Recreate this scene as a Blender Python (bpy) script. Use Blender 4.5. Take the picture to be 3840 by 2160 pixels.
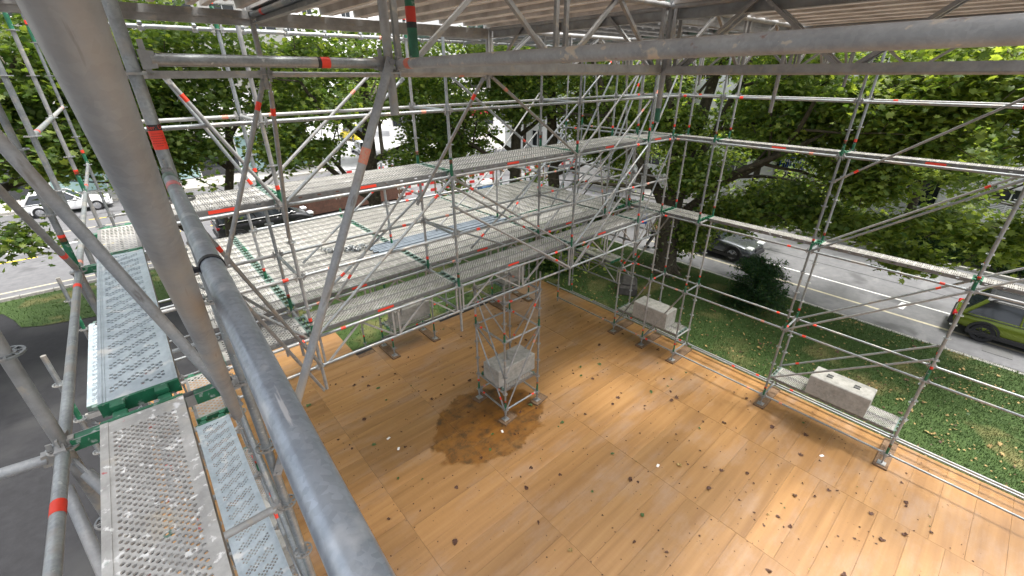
import bpy, math, random
import numpy as np
from mathutils import Vector, Matrix
R = math.radians
random.seed(7); rng = np.random.default_rng(7)
S = bpy.context.scene; C = S.collection
for o in list(bpy.data.objects): bpy.data.objects.remove(o)

# ---------------------------------------------------------------- camera
cd = bpy.data.cameras.new('camera'); cam = bpy.data.objects.new('camera', cd); C.objects.link(cam)
yaw, pitch, roll = 0.71244, 0.46109, -0.0050
f = Vector((math.sin(yaw)*math.cos(pitch), math.cos(yaw)*math.cos(pitch), -math.sin(pitch)))
r = Vector((math.cos(yaw), -math.sin(yaw), 0)); u = r.cross(f)
r2 = r*math.cos(roll)+u*math.sin(roll); u2 = u*math.cos(roll)-r*math.sin(roll)
M = Matrix((r2, u2, -f)).transposed().to_4x4(); M.translation = Vector((0, 0, 7.822))
cam.matrix_world = M
cd.sensor_width = 36; cd.lens = 1614.7/3840*36; cd.clip_start = 0.02; cd.clip_end = 600
S.camera = cam
# ---------------------------------------------------------------- sky, sun, exposure
W = bpy.data.worlds.new('World'); S.world = W; W.use_nodes = True
nt = W.node_tree; bg = nt.nodes['Background']
sky = nt.nodes.new('ShaderNodeTexSky'); sky.sky_type = 'NISHITA'; sky.sun_disc = False
SUN_EL, SUN_AZ = R(72), R(125)
sky.sun_elevation = SUN_EL; sky.sun_rotation = SUN_AZ
sky.air_density = 1.0; sky.dust_density = 6.0; sky.ozone_density = 0.6
hsv = nt.nodes.new('ShaderNodeHueSaturation'); hsv.inputs['Saturation'].default_value = 0.28
nt.links.new(sky.outputs[0], hsv.inputs['Color']); nt.links.new(hsv.outputs[0], bg.inputs['Color'])
bg.inputs['Strength'].default_value = 0.15
sl = bpy.data.lights.new('sun', 'SUN'); sl.energy = 1.5; sl.angle = R(10); sl.color = (1, .97, .92)
so = bpy.data.objects.new('sun', sl); C.objects.link(so)
sd = Vector((math.sin(SUN_AZ)*math.cos(SUN_EL), math.cos(SUN_AZ)*math.cos(SUN_EL), math.sin(SUN_EL)))
so.rotation_euler = sd.to_track_quat('Z', 'Y').to_euler()
S.view_settings.view_transform = 'Standard'; S.view_settings.look = 'None'
S.view_settings.gamma = 1; S.view_settings.use_curve_mapping = False
S.view_settings.exposure = 1.48
S.cycles.max_bounces = 8; S.cycles.diffuse_bounces = 4; S.cycles.glossy_bounces = 3
S.cycles.transparent_max_bounces = 8; S.cycles.use_denoising = True

# ---------------------------------------------------------------- materials
def mat(name, col, rough=.6, metal=0., noise=None, bump=0., scale=8, coord='Object', spec=.5, rnd=0., extra=None):
    m = bpy.data.materials.new(name); m.use_nodes = True; n = m.node_tree; b = n.nodes['Principled BSDF']
    b.inputs['Roughness'].default_value = rough; b.inputs['Metallic'].default_value = metal
    b.inputs['Specular IOR Level'].default_value = spec
    tc = n.nodes.new('ShaderNodeTexCoord'); geo = n.nodes.new('ShaderNodeNewGeometry')
    cs = geo.outputs['Position'] if coord == 'World' else tc.outputs['Object']
    src = None
    if noise:
        tx = n.nodes.new('ShaderNodeTexNoise'); tx.inputs['Scale'].default_value = scale; tx.inputs['Detail'].default_value = 6
        tx.inputs['Roughness'].default_value = .65; n.links.new(cs, tx.inputs['Vector'])
        rp = n.nodes.new('ShaderNodeValToRGB'); rp.color_ramp.elements[0].position = .35; rp.color_ramp.elements[1].position = .68
        rp.color_ramp.elements[0].color = (*noise, 1); rp.color_ramp.elements[1].color = (*col, 1)
        n.links.new(tx.outputs['Fac'], rp.inputs['Fac']); src = rp.outputs['Color']
        if bump:
            bp = n.nodes.new('ShaderNodeBump'); bp.inputs['Strength'].default_value = bump; bp.inputs['Distance'].default_value = .02
            n.links.new(tx.outputs['Fac'], bp.inputs['Height']); n.links.new(bp.outputs[0], b.inputs['Normal'])
    if rnd:
        oi = n.nodes.new('ShaderNodeObjectInfo'); h = n.nodes.new('ShaderNodeHueSaturation')
        mr = n.nodes.new('ShaderNodeMapRange'); mr.inputs['To Min'].default_value = 1-rnd; mr.inputs['To Max'].default_value = 1+rnd
        n.links.new(oi.outputs['Random'], mr.inputs['Value']); n.links.new(mr.outputs[0], h.inputs['Value'])
        if src: n.links.new(src, h.inputs['Color'])
        else: h.inputs['Color'].default_value = (*col, 1)
        src = h.outputs['Color']
    if extra: src = extra(n, b, src, cs)
    if src: n.links.new(src, b.inputs['Base Color'])
    else: b.inputs['Base Color'].default_value = (*col, 1)
    return m
def blotch(col, scale, lo, hi, rough=None, stretch=None, detail=8):
    """patches of dirt, paint or wear laid over the base colour"""
    def f(n, b, src, cs):
        tx = n.nodes.new('ShaderNodeTexNoise'); tx.inputs['Scale'].default_value = scale; tx.inputs['Detail'].default_value = detail
        v = cs
        if stretch:
            mp = n.nodes.new('ShaderNodeMapping'); mp.inputs['Scale'].default_value = stretch; n.links.new(cs, mp.inputs['Vector']); v = mp.outputs[0]
        ad = n.nodes.new('ShaderNodeVectorMath'); ad.operation = 'ADD'; ad.inputs[1].default_value = (13.7*scale % 5, 4.2, 7.7); n.links.new(v, ad.inputs[0])
        n.links.new(ad.outputs[0], tx.inputs['Vector'])
        rp = n.nodes.new('ShaderNodeMapRange'); rp.inputs['From Min'].default_value = lo; rp.inputs['From Max'].default_value = hi
        n.links.new(tx.outputs['Fac'], rp.inputs['Value'])
        mx = n.nodes.new('ShaderNodeMixRGB'); n.links.new(rp.outputs[0], mx.inputs['Fac'])
        if src: n.links.new(src, mx.inputs['Color1'])
        else: mx.inputs['Color1'].default_value = b.inputs['Base Color'].default_value
        mx.inputs['Color2'].default_value = (*col, 1)
        return mx.outputs[0]
    return f
def chain(*fs):
    def g(n, b, src, cs):
        for q in fs: src = q(n, b, src, cs)
        return src
    return g
def spangle(scale=45, lo=.82, hi=1.16):
    def f(n, b, src, cs):
        v = n.nodes.new('ShaderNodeTexVoronoi'); v.inputs['Scale'].default_value = scale; n.links.new(cs, v.inputs['Vector'])
        sp = n.nodes.new('ShaderNodeSeparateColor'); n.links.new(v.outputs['Color'], sp.inputs[0])
        mr = n.nodes.new('ShaderNodeMapRange'); mr.inputs['To Min'].default_value = lo; mr.inputs['To Max'].default_value = hi; n.links.new(sp.outputs[0], mr.inputs['Value'])
        h = n.nodes.new('ShaderNodeHueSaturation'); n.links.new(mr.outputs[0], h.inputs['Value']); n.links.new(src, h.inputs['Color']); return h.outputs[0]
    return f
def scratches(col, amount=.72):
    return blotch(col, 9, amount, amount+.03, stretch=(6, 6, .5))
GALV = mat('galvanised_steel', (.31, .33, .335), .45, .5, (.21, .225, .23), .15, 11, rnd=.22,
           extra=chain(spangle(110, .9, 1.09), blotch((.33, .31, .28), 5, .56, .66), blotch((.48, .50, .49), 30, .66, .70)))
GALV_OLD = mat('weathered_steel', (.36, .36, .35), .52, .25, (.24, .24, .235), .2, 9, rnd=.18, extra=blotch((.36, .33, .28), 14, .58, .68))
PIPE_BLUE = mat('bluish_rail_steel', (.40, .45, .51), .36, .5, (.28, .325, .38), .12, 7,
                extra=chain(spangle(130, .88, 1.1), scratches((.6, .63, .66), .66), blotch((.5, .54, .58), 16, .58, .68), blotch((.62, .6, .55), 6, .72, .74), blotch((.12, .13, .15), 60, .72, .78)))
PIPE_GREY = mat('grey_brace_steel', (.34, .355, .365), .5, .15, (.23, .24, .25), .2, 6,
                extra=chain(spangle(100, .93, 1.06), scratches((.15, .15, .15), .70), blotch((.13, .125, .12), 22, .66, .75, stretch=(1, 1, .3)), blotch((.38, .34, .29), 3, .5, .75)))
PIPE_MORTAR = mat('mortar_stained_steel', (.43, .44, .44), .5, .15, (.28, .29, .30), .25, 6,
                  extra=chain(spangle(110, .93, 1.06), blotch((.60, .53, .43), 11, .635, .67), blotch((.55, .5, .42), 34, .66, .70), blotch((.24, .13, .10), 18, .68, .74)))
GREEN = mat('green_paint', (.015, .16, .075), .45, 0, (.01, .09, .045), .1, 14, extra=blotch((.3, .36, .33), 26, .6, .68))
TEAL = mat('worn_green_steel', (.17, .24, .21), .5, .3, (.10, .16, .135), .1, 16)
RED = mat('orange_red_sticker', (.75, .045, .018), .5, 0, rnd=.25)
FADED = mat('faded_sticker', (.68, .2, .13), .6, 0, (.55, .3, .22), 0, 60)
BLACKP = mat('black_print', (.02, .018, .018), .5)
DECKZ = mat('zinc_deck', (.50, .565, .60), .42, .35, (.36, .42, .46), .1, 10, rnd=.10, extra=blotch((.7, .7, .68), 7, .58, .7))
DECKB = mat('dusty_deck', (.37, .36, .33), .6, .15, (.24, .23, .21), .15, 6, rnd=.14,
            extra=chain(blotch((.45, .44, .42), 3, .55, .72), blotch((.2, .17, .13), 15, .66, .74)))
DECKN = mat('mortar_spattered_deck', (.50, .495, .475), .75, .05, (.33, .325, .31), .3, 9,
            extra=chain(blotch((.46, .42, .35), 5, .54, .7), blotch((.74, .74, .72), 26, .60, .66), blotch((.70, .70, .70), 6, .64, .68), blotch((.45, .12, .12), 21, .68, .72), blotch((.12, .20, .16), 13, .70, .76)))
DECKS = mat('deck_side_steel', (.22, .215, .205), .6, .3, (.14, .135, .13), .1, 12, rnd=.15)
DECKU = mat('canopy_deck_underside', (.68, .65, .61), .55, .1, (.44, .40, .36), .1, 4, rnd=.08)
CONC = mat('concrete', (.36, .35, .315), .9, 0, (.24, .235, .21), .35, 9, extra=chain(blotch((.12, .115, .11), 24, .66, .74), blotch((.36, .35, .32), 3, .5, .7)))
TIMBER = mat('sole_board_timber', (.20, .125, .07), .85, 0, (.11, .065, .035), .2, 14)
RUBBERSTRAP = mat('black_strap', (.015, .016, .022), .45)
ASPH = mat('asphalt', (.15, .15, .155), .8, 0, (.11, .11, .115), .15, 3, coord='World', extra=chain(blotch((.075, .075, .078), .6, .6, .68), blotch((.165, .165, .168), 1.7, .62, .70, stretch=(.3, 1, 1)), blotch((.06, .06, .06), 40, .66, .72)))
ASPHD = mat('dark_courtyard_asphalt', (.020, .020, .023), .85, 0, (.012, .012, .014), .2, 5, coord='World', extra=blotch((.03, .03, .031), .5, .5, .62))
PAVE = mat('pale_pavement', (.46, .44, .42), .8, 0, (.36, .345, .33), .1, 2, coord='World')
WHITE = mat('white_road_paint', (.75, .75, .73), .6, 0, (.55, .55, .53), 0, 9, coord='World')
YELLOWL = mat('pale_yellow_line', (.52, .47, .33), .7, 0, (.36, .33, .25), 0, 9, coord='World')
YELLOW = mat('yellow_road_paint', (.72, .5, .03), .6)
KERB = mat('kerb_stone', (.40, .39, .35), .8, 0, (.25, .24, .22), .2, 12)
BARK = mat('plane_bark', (.085, .07, .045), .85, 0, (.03, .024, .015), .7, 9, extra=blotch((.26, .26, .16), 4, .62, .68))
def leafmat(name, col, dark):
    m = mat(name, col, .5, 0, dark, 0, 1.3, coord='World', spec=.4); n = m.node_tree; b = n.nodes['Principled BSDF']
    tr = n.nodes.new('ShaderNodeBsdfTranslucent'); tr.inputs['Color'].default_value = (min(1, col[0]*1.75), min(1, col[1]*1.75), col[2]*.7, 1)
    mx = n.nodes.new('ShaderNodeMixShader'); mx.inputs['Fac'].default_value = .5
    n.links.new(b.outputs[0], mx.inputs[1]); n.links.new(tr.outputs[0], mx.inputs[2])
    n.links.new(mx.outputs[0], n.nodes['Material Output'].inputs['Surface']); return m
LEAFA = leafmat('leaf_mid_green', (.15, .215, .058), (.11, .165, .042))
LEAFB = leafmat('leaf_dark_green', (.085, .15, .036), (.06, .115, .027))
LEAFC = leafmat('leaf_yellow_green', (.27, .33, .08), (.20, .26, .06))
LEAFD = leafmat('leaf_shrub', (.03, .075, .03), (.02, .052, .022))
GRASS = mat('lawn', (.05, .09, .016), .9, 0, (.03, .06, .01), .4, 7, coord='World', extra=chain(blotch((.20, .17, .065), .7, .55, .75), blotch((.02, .04, .01), 22, .6, .75)))
BLADE = mat('grass_blade', (.06, .115, .02), .7, 0, (.04, .08, .014), 0, 3, coord='World', extra=blotch((.2, .19, .07), .7, .55, .7))
DEADL = mat('yellow_fallen_leaf', (.40, .29, .11), .8, 0, (.22, .14, .055), 0, 9, coord='World')
BROWNL = mat('brown_fallen_leaf', (.10, .04, .02), .7, 0, (.05, .022, .013), 0, 9)
GREENL = mat('green_fallen_leaf', (.06, .12, .03), .6, 0, (.04, .08, .02), 0, 9)
WALLW = mat('white_render', (.84, .84, .83), .8, 0, (.78, .78, .77), .05, 2)
WALLG = mat('grey_render', (.42, .41, .39), .8, 0, (.36, .35, .33), .05, 2)
GLASSD = mat('dark_glass', (.02, .025, .03), .08, 0, spec=.8)
GLASSA = mat('pale_green_glass', (.42, .60, .60), .15, 0, (.30, .46, .47), 0, .5, spec=.8)
BLUE = mat('blue_enamel', (.01, .10, .42), .4)
PAPER = mat('white_paper', (.8, .8, .8), .6)

# plywood: streaky veneer, pale bleaching, one soaked patch round the tower
def wood_extra(n, b, src, cs):
    L = n.links; N = n.nodes.new
    mp = N('ShaderNodeMapping'); mp.inputs['Scale'].default_value = (.4, 7.5, 1); L.new(cs, mp.inputs['Vector'])
    oi = N('ShaderNodeObjectInfo'); ml = N('ShaderNodeMath'); ml.operation = 'MULTIPLY'; ml.inputs[1].default_value = 40; L.new(oi.outputs['Random'], ml.inputs[0])
    tx = N('ShaderNodeTexNoise'); tx.noise_dimensions = '4D'; tx.inputs['Scale'].default_value = 1; tx.inputs['Detail'].default_value = 5
    L.new(mp.outputs[0], tx.inputs['Vector']); L.new(ml.outputs[0], tx.inputs['W'])
    rp = N('ShaderNodeValToRGB'); e = rp.color_ramp.elements
    e[0].position = .2; e[0].color = (.205, .102, .036, 1); e[1].position = .85; e[1].color = (.37, .213, .088, 1)
    q = e.new(.52); q.color = (.285, .151, .055, 1)
    L.new(tx.outputs['Fac'], rp.inputs['Fac'])
    h = N('ShaderNodeHueSaturation'); mr = N('ShaderNodeMapRange'); mr.inputs['To Min'].default_value = .88; mr.inputs['To Max'].default_value = 1.14
    L.new(oi.outputs['Random'], mr.inputs['Value']); L.new(mr.outputs[0], h.inputs['Value']); L.new(rp.outputs[0], h.inputs['Color'])
    fine = N('ShaderNodeTexNoise'); fine.inputs['Scale'].default_value = 1; fine.inputs['Detail'].default_value = 3
    mp2 = N('ShaderNodeMapping'); mp2.inputs['Scale'].default_value = (30, 6, 1); L.new(cs, mp2.inputs['Vector']); L.new(mp2.outputs[0], fine.inputs['Vector'])
    f1 = N('ShaderNodeMapRange'); f1.inputs['To Min'].default_value = .93; f1.inputs['To Max'].default_value = 1.07; L.new(fine.outputs['Fac'], f1.inputs['Value'])
    h2 = N('ShaderNodeHueSaturation'); L.new(f1.outputs[0], h2.inputs['Value']); L.new(h.outputs[0], h2.inputs['Color'])
    src = h2.outputs[0]
    # greyed, bleached patches
    gz = N('ShaderNodeTexNoise'); gz.inputs['Scale'].default_value = .8; gz.inputs['Detail'].default_value = 9; gz.inputs['Roughness'].default_value = .7
    mpg = N('ShaderNodeMapping'); mpg.inputs['Scale'].default_value = (.7, 1.6, 1); L.new(cs, mpg.inputs['Vector']); L.new(mpg.outputs[0], gz.inputs['Vector'])
    gr = N('ShaderNodeMapRange'); gr.inputs['From Min'].default_value = .5; gr.inputs['From Max'].default_value = .68; gr.inputs['To Max'].default_value = .42; L.new(gz.outputs['Fac'], gr.inputs['Value'])
    m1 = N('ShaderNodeMixRGB'); m1.inputs['Color2'].default_value = (.33, .245, .19, 1); L.new(gr.outputs[0], m1.inputs['Fac']); L.new(src, m1.inputs['Color1'])
    # soaked patch (world shape of its own)
    sx = N('ShaderNodeSeparateXYZ'); L.new(cs, sx.inputs[0])
    def sub(o, v, k):
        a = N('ShaderNodeMath'); a.operation = 'SUBTRACT'; a.inputs[1].default_value = v; L.new(o, a.inputs[0])
        c = N('ShaderNodeMath'); c.operation = 'DIVIDE'; c.inputs[1].default_value = k; L.new(a.outputs[0], c.inputs[0]); return c.outputs[0]
    cx = N('ShaderNodeCombineXYZ'); L.new(sub(sx.outputs[0], 4.9, 1.6), cx.inputs[0]); L.new(sub(sx.outputs[1], 6.6, 1.2), cx.inputs[1])
    ln = N('ShaderNodeVectorMath'); ln.operation = 'LENGTH'; L.new(cx.outputs[0], ln.inputs[0])
    nz = N('ShaderNodeTexNoise'); nz.inputs['Scale'].default_value = 1.5; nz.inputs['Detail'].default_value = 10; nz.inputs['Roughness'].default_value = .6; L.new(cs, nz.inputs['Vector'])
    ad = N('ShaderNodeMath'); ad.operation = 'MULTIPLY_ADD'; ad.inputs[1].default_value = .9; L.new(nz.outputs['Fac'], ad.inputs[0]); L.new(ln.outputs['Value'], ad.inputs[2])
    wet = N('ShaderNodeMapRange'); wet.inputs['From Min'].default_value = 1.44; wet.inputs['From Max'].default_value = 1.36; L.new(ad.outputs[0], wet.inputs['Value'])
    m2 = N('ShaderNodeMixRGB'); m2.blend_type = 'MULTIPLY'; m2.inputs['Color2'].default_value = (.68, .54, .26, 1); L.new(wet.outputs[0], m2.inputs['Fac']); L.new(m1.outputs[0], m2.inputs['Color1'])
    mo = N('ShaderNodeTexNoise'); mo.inputs['Scale'].default_value = 2.6; mo.inputs['Detail'].default_value = 12; mo.inputs['Roughness'].default_value = .75; L.new(cs, mo.inputs['Vector'])
    ms = N('ShaderNodeMapRange'); ms.inputs['From Min'].default_value = .47; ms.inputs['From Max'].default_value = .66; ms.inputs['To Max'].default_value = .85; L.new(mo.outputs['Fac'], ms.inputs['Value'])
    mm = N('ShaderNodeMath'); mm.operation = 'MULTIPLY'; L.new(ms.outputs[0], mm.inputs[0]); L.new(wet.outputs[0], mm.inputs[1])
    m3 = N('ShaderNodeMixRGB'); m3.inputs['Color2'].default_value = (.022, .02, .014, 1); L.new(mm.outputs[0], m3.inputs['Fac']); L.new(m2.outputs[0], m3.inputs['Color1'])
    rr = N('ShaderNodeMapRange'); rr.inputs['To Min'].default_value = .24; rr.inputs['To Max'].default_value = .42; L.new(gz.outputs['Fac'], rr.inputs['Value']); L.new(rr.outputs[0], b.inputs['Roughness'])
    return m3.outputs[0]
WOOD = mat('formwork_panel_wood', (.4, .2, .08), .4, 0, coord='World', spec=.6, extra=wood_extra)

# ---------------------------------------------------------------- mesh helpers
class MB:
    def __init__(s): s.v = []; s.f = []; s.m = []
    def add(s, v, f, m=0):
        k = len(s.v); s.v += [tuple(p) for p in v]; s.f += [tuple(i+k for i in q) for q in f]; s.m += [m]*len(f); return s
    def box(s, a, b, m=0, bev=0):
        x0, y0, z0 = a; x1, y1, z1 = b
        if bev:
            e = bev; v = []
            for z, i in ((z0, e), (z0+e, 0), (z1-e, 0), (z1, e)):
                for x, y in ((x0+i+e*(i == 0)*0, y0+i), (x1-i, y0+i), (x1-i, y1-i), (x0+i, y1-i)): v.append((x, y, z))
            fs = [(3, 2, 1, 0), (12, 13, 14, 15)]
            for l in range(3):
                for j in range(4): fs.append((l*4+j, l*4+(j+1) % 4, l*4+4+(j+1) % 4, l*4+4+j))
            return s.add(v, fs, m)
        v = [(x0, y0, z0), (x1, y0, z0), (x1, y1, z0), (x0, y1, z0), (x0, y0, z1), (x1, y0, z1), (x1, y1, z1), (x0, y1, z1)]
        return s.add(v, [(0, 3, 2, 1), (4, 5, 6, 7), (0, 1, 5, 4), (1, 2, 6, 5), (2, 3, 7, 6), (3, 0, 4, 7)], m)
    def tube(s, p, q, r0, r1=None, n=12, m=0, cap=True):
        p = Vector(p); q = Vector(q); r1 = r0 if r1 is None else r1; d = (q-p).normalized()
        a = d.orthogonal().normalized(); b = d.cross(a); v = []
        for c, rr in ((p, r0), (q, r1)):
            for i in range(n):
                t = 2*math.pi*i/n; v.append(c+(a*math.cos(t)+b*math.sin(t))*rr)
        fs = [(i, (i+1) % n, n+(i+1) % n, n+i) for i in range(n)]
        if cap: fs += [tuple(range(n-1, -1, -1)), tuple(range(n, 2*n))]
        return s.add(v, fs, m)
    def path(s, pts, rads, n=10, m=0):
        pts = [Vector(p) for p in pts]; k = len(s.v); a = None
        for i, p in enumerate(pts):
            d = (pts[min(i+1, len(pts)-1)]-pts[max(i-1, 0)]).normalized()
            a = d.orthogonal().normalized() if a is None else (a-d*a.dot(d)).normalized()
            b = d.cross(a)
            for j in range(n):
                t = 2*math.pi*j/n; s.v.append(tuple(p+(a*math.cos(t)+b*math.sin(t))*rads[i]))
        for i in range(len(pts)-1):
            for j in range(n): s.f.append((k+i*n+j, k+i*n+(j+1) % n, k+(i+1)*n+(j+1) % n, k+(i+1)*n+j)); s.m.append(m)
        s.f.append(tuple(range(k+n-1, k-1, -1))); s.f.append(tuple(k+(len(pts)-1)*n+j for j in range(n))); s.m += [m, m]
        return s
    def lathe(s, prof, n=24, m=0):   # profile (r, z) turned about Z
        k = len(s.v)
        for rr, z in prof:
            for j in range(n):
                t = 2*math.pi*j/n; s.v.append((rr*math.cos(t), rr*math.sin(t), z))
        for i in range(len(prof)-1):
            for j in range(n): s.f.append((k+i*n+j, k+i*n+(j+1) % n, k+(i+1)*n+(j+1) % n, k+(i+1)*n+j)); s.m.append(m)
        return s
    def mesh(s, name, mats, smooth=False, angle=None):
        me = bpy.data.meshes.new(name); me.from_pydata(s.v, [], s.f)
        for q in (mats if isinstance(mats, (list, tuple)) else [mats]): me.materials.append(q)
        me.polygons.foreach_set('material_index', s.m)
        if smooth:
            me.polygons.foreach_set('use_smooth', [True]*len(me.polygons)); me.update(calc_edges=True); me.set_sharp_from_angle(angle=R(38))
        me.update(); return me
def obj(name, me, parent=None, loc=None, mw=None):
    o = bpy.data.objects.new(name, me); C.objects.link(o)
    if parent is not None: o.parent = parent
    if mw is not None: o.matrix_basis = mw
    if loc is not None: o.location = loc
    return o
def tag(o, label=None, cat=None, group=None, kind=None):
    if label: o['label'] = label
    if cat: o['category'] = cat
    if group: o['group'] = group
    if kind: o['kind'] = kind
    return o
def thing(name, label, cat, loc=(0, 0, 0), rz=0, group=None):
    o = bpy.data.objects.new(name, None); C.objects.link(o); o.empty_display_size = .2
    o.location = loc; o.rotation_euler = (0, 0, rz); return tag(o, label, cat, group)
def struct(name, me, parent=None):
    o = obj(name, me, parent)
    if parent is None: o['kind'] = 'structure'
    return o
def align(p, q):   # matrix that lays local +Z from p towards q
    p = Vector(p); q = Vector(q); d = q-p
    M = d.to_track_quat('Z', 'Y').to_matrix().to_4x4(); M.translation = p; return M, d.length
_c = {}
def cached(key, fn):
    if key not in _c: _c[key] = fn()
    return _c[key]
TR = .02415
# ---------------------------------------------------------------- scaffold kit
def rosette_mesh():
    b = MB(); n = 32; ri, ra, rb, ro = .0235, .034, .052, .061; h = .0045
    k = 0
    for z in (-h, h):
        for rr in (ri, ra, rb, ro):
            for j in range(n): t = 2*math.pi*j/n; b.v.append((rr*math.cos(t), rr*math.sin(t), z))
    def F(q): b.f.append(q); b.m.append(0)
    for s_, o in ((0, 0), (1, 4*n)):
        for ring in range(3):
            for j in range(n):
                if ring == 1 and j % 4 != 0: continue
                q = (o+ring*n+j, o+ring*n+(j+1) % n, o+(ring+1)*n+(j+1) % n, o+(ring+1)*n+j)
                F(q if s_ else q[::-1])
    for ring, dirn in ((3, 1), (1, 1), (2, 1)):
        for j in range(n):
            if ring in (1, 2) and j % 4 == 0: continue
            F((ring*n+j, ring*n+(j+1) % n, 4*n+ring*n+(j+1) % n, 4*n+ring*n+j))
    return b.mesh('rosette', GALV)
def sleeve(parent, z, L, material, r=TR, name='sticker', x=0, n=14):
    def mk():
        b = MB(); b.tube((0, 0, 0), (0, 0, L), r+.0009, n=n, cap=False)
        return b.mesh(name, material, True)
    me = cached(('sl', round(L, 3), material.name, round(r, 4)), mk)
    return obj(name, me, parent, loc=(0, 0, z))
def tagged_sticker(parent, z, L=.085, r=TR):
    def mk():
        b = MB(); b.tube((0, 0, 0), (0, 0, L*.28), r+.0009, n=14, m=1, cap=False); b.tube((0, 0, L*.28), (0, 0, L), r+.0009, n=14, m=0, cap=False)
        return b.mesh('sticker', [RED, BLACKP], True)
    return obj('sticker', cached(('ts', L, r), mk), parent, loc=(0, 0, z))
def standard(P, x, y, z0, z1, rings=None, base=None, material=None, stickers=True, green=True):
    L = z1-z0; material = material or (GALV if random.random() < .6 else GALV_OLD)
    def mk():
        b = MB(); b.tube((0, 0, 0), (0, 0, L), TR, n=14); return b.mesh('standard', material, True)
    o = obj('standard', cached(('st', round(L, 3), material.name), mk), P, loc=Vector((x, y, z0))-P.location)
    rm = cached('ros', rosette_mesh)
    k = 0
    while True:
        z = .33+.5*k; k += 1
        if z < z0+.02: continue
        if z > z1-.02: break
        obj('rosette', rm, o, loc=(0, 0, z-z0))
        if stickers and k % 4 == 1 and z+.3 < z1: tagged_sticker(o, z-z0+.17+.1*random.random(), .08)
        if green and k % 4 == 1: 
            g = sleeve(o, z-z0+.012, .18+.12*random.random(), GREEN, name='paint_band')
    if base is not None:
        def jb():
            b = MB(); b.box((-.075, -.075, 0), (.075, .075, .008)); b.tube((0, 0, .008), (0, 0, .30), .017, n=10)
            b.tube((0, 0, .20), (0, 0, .235), .034, n=10)
            for a in (0, math.pi/2): b.tube((.03*math.cos(a), .03*math.sin(a), .217), (.11*math.cos(a), .11*math.sin(a), .222), .008, n=6)
            return b.mesh('base_jack', GALV)
        obj('base_jack', cached('jack', jb), P, loc=Vector((x, y, base))-P.location)
    return o
def head_mesh():
    b = MB()
    b.add([(-.012, -.036, 0), (.012, -.036, 0), (.012, .036, 0), (-.012, .036, 0), (-.02, -.03, .05), (.02, -.03, .05), (.02, .03, .05), (-.02, .03, .05)],
          [(3, 2, 1, 0), (4, 5, 6, 7), (0, 1, 5, 4), (1, 2, 6, 5), (2, 3, 7, 6), (3, 0, 4, 7)])
    b.box((-.004, -.065, .008), (.004, .07, .028))
    return b.mesh('wedge_head', GALV_OLD)
def ledger(P, p, q, material=None, sticker=True, name='ledger', gap=.03, r=TR, heads=True):
    p = Vector(p); q = Vector(q); d = (q-p).normalized(); M, L = align(p+d*gap, q-d*gap)
    material = material or (GALV if random.random() < .65 else GALV_OLD)
    key = ('lg', round(L, 2), material.name, round(r, 4))
    def mk():
        b = MB(); b.tube((0, 0, .035), (0, 0, L-.035), r, n=14); return b.mesh(name, material, True)
    # matrix: Y of local frame kept near vertical so the wedge pins stand upright
    zz = d; yy = Vector((0, 0, 1)); yy = (yy-zz*yy.dot(zz)); yy = yy.normalized() if yy.length > .1 else Vector((0, 1, 0))
    xx = yy.cross(zz); M = Matrix((xx, yy, zz)).transposed().to_4x4(); M.translation = p+d*gap-P.location
    o = obj(name, cached(key, mk), P, mw=M)
    if heads:
        hm = cached('head', head_mesh)
        obj('wedge_head', hm, o)
        obj('wedge_head', hm, o, mw=Matrix.Translation((0, 0, L)) @ Matrix.Rotation(math.pi, 4, 'Y'))
    if sticker and random.random() < .75 and L > .6:
        sleeve(o, L*(.12+.06*random.random()) if random.random() < .5 else L*.83, .075, RED if random.random() < .7 else FADED, r)
    return o
def brace(P, p, q, material=None, r=TR*.93, sticker=True):
    M, L = align(p, q); M.translation -= P.location
    material = material or (GALV if random.random() < .55 else GALV_OLD)
    def mk():
        b = MB(); b.tube((0, 0, .09), (0, 0, L-.09), r, n=12)
        for s_ in (0, 1):
            z0, z1 = (0, .1) if s_ == 0 else (L-.1, L)
            b.box((-.006, -.024, z0), (.006, .024, z1))
            zc = .02 if s_ == 0 else L-.02
            b.tube((-.016, 0, zc), (.016, 0, zc), .011, n=8)
        return b.mesh('brace', material, True)
    o = obj('brace', cached(('br', round(L, 2), material.name, round(r, 3)), mk), P, mw=M)
    if sticker and random.random() < .8: sleeve(o, L*(.12 if random.random() < .5 else .82), .08, RED if random.random() < .75 else FADED, r)
    return o
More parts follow.
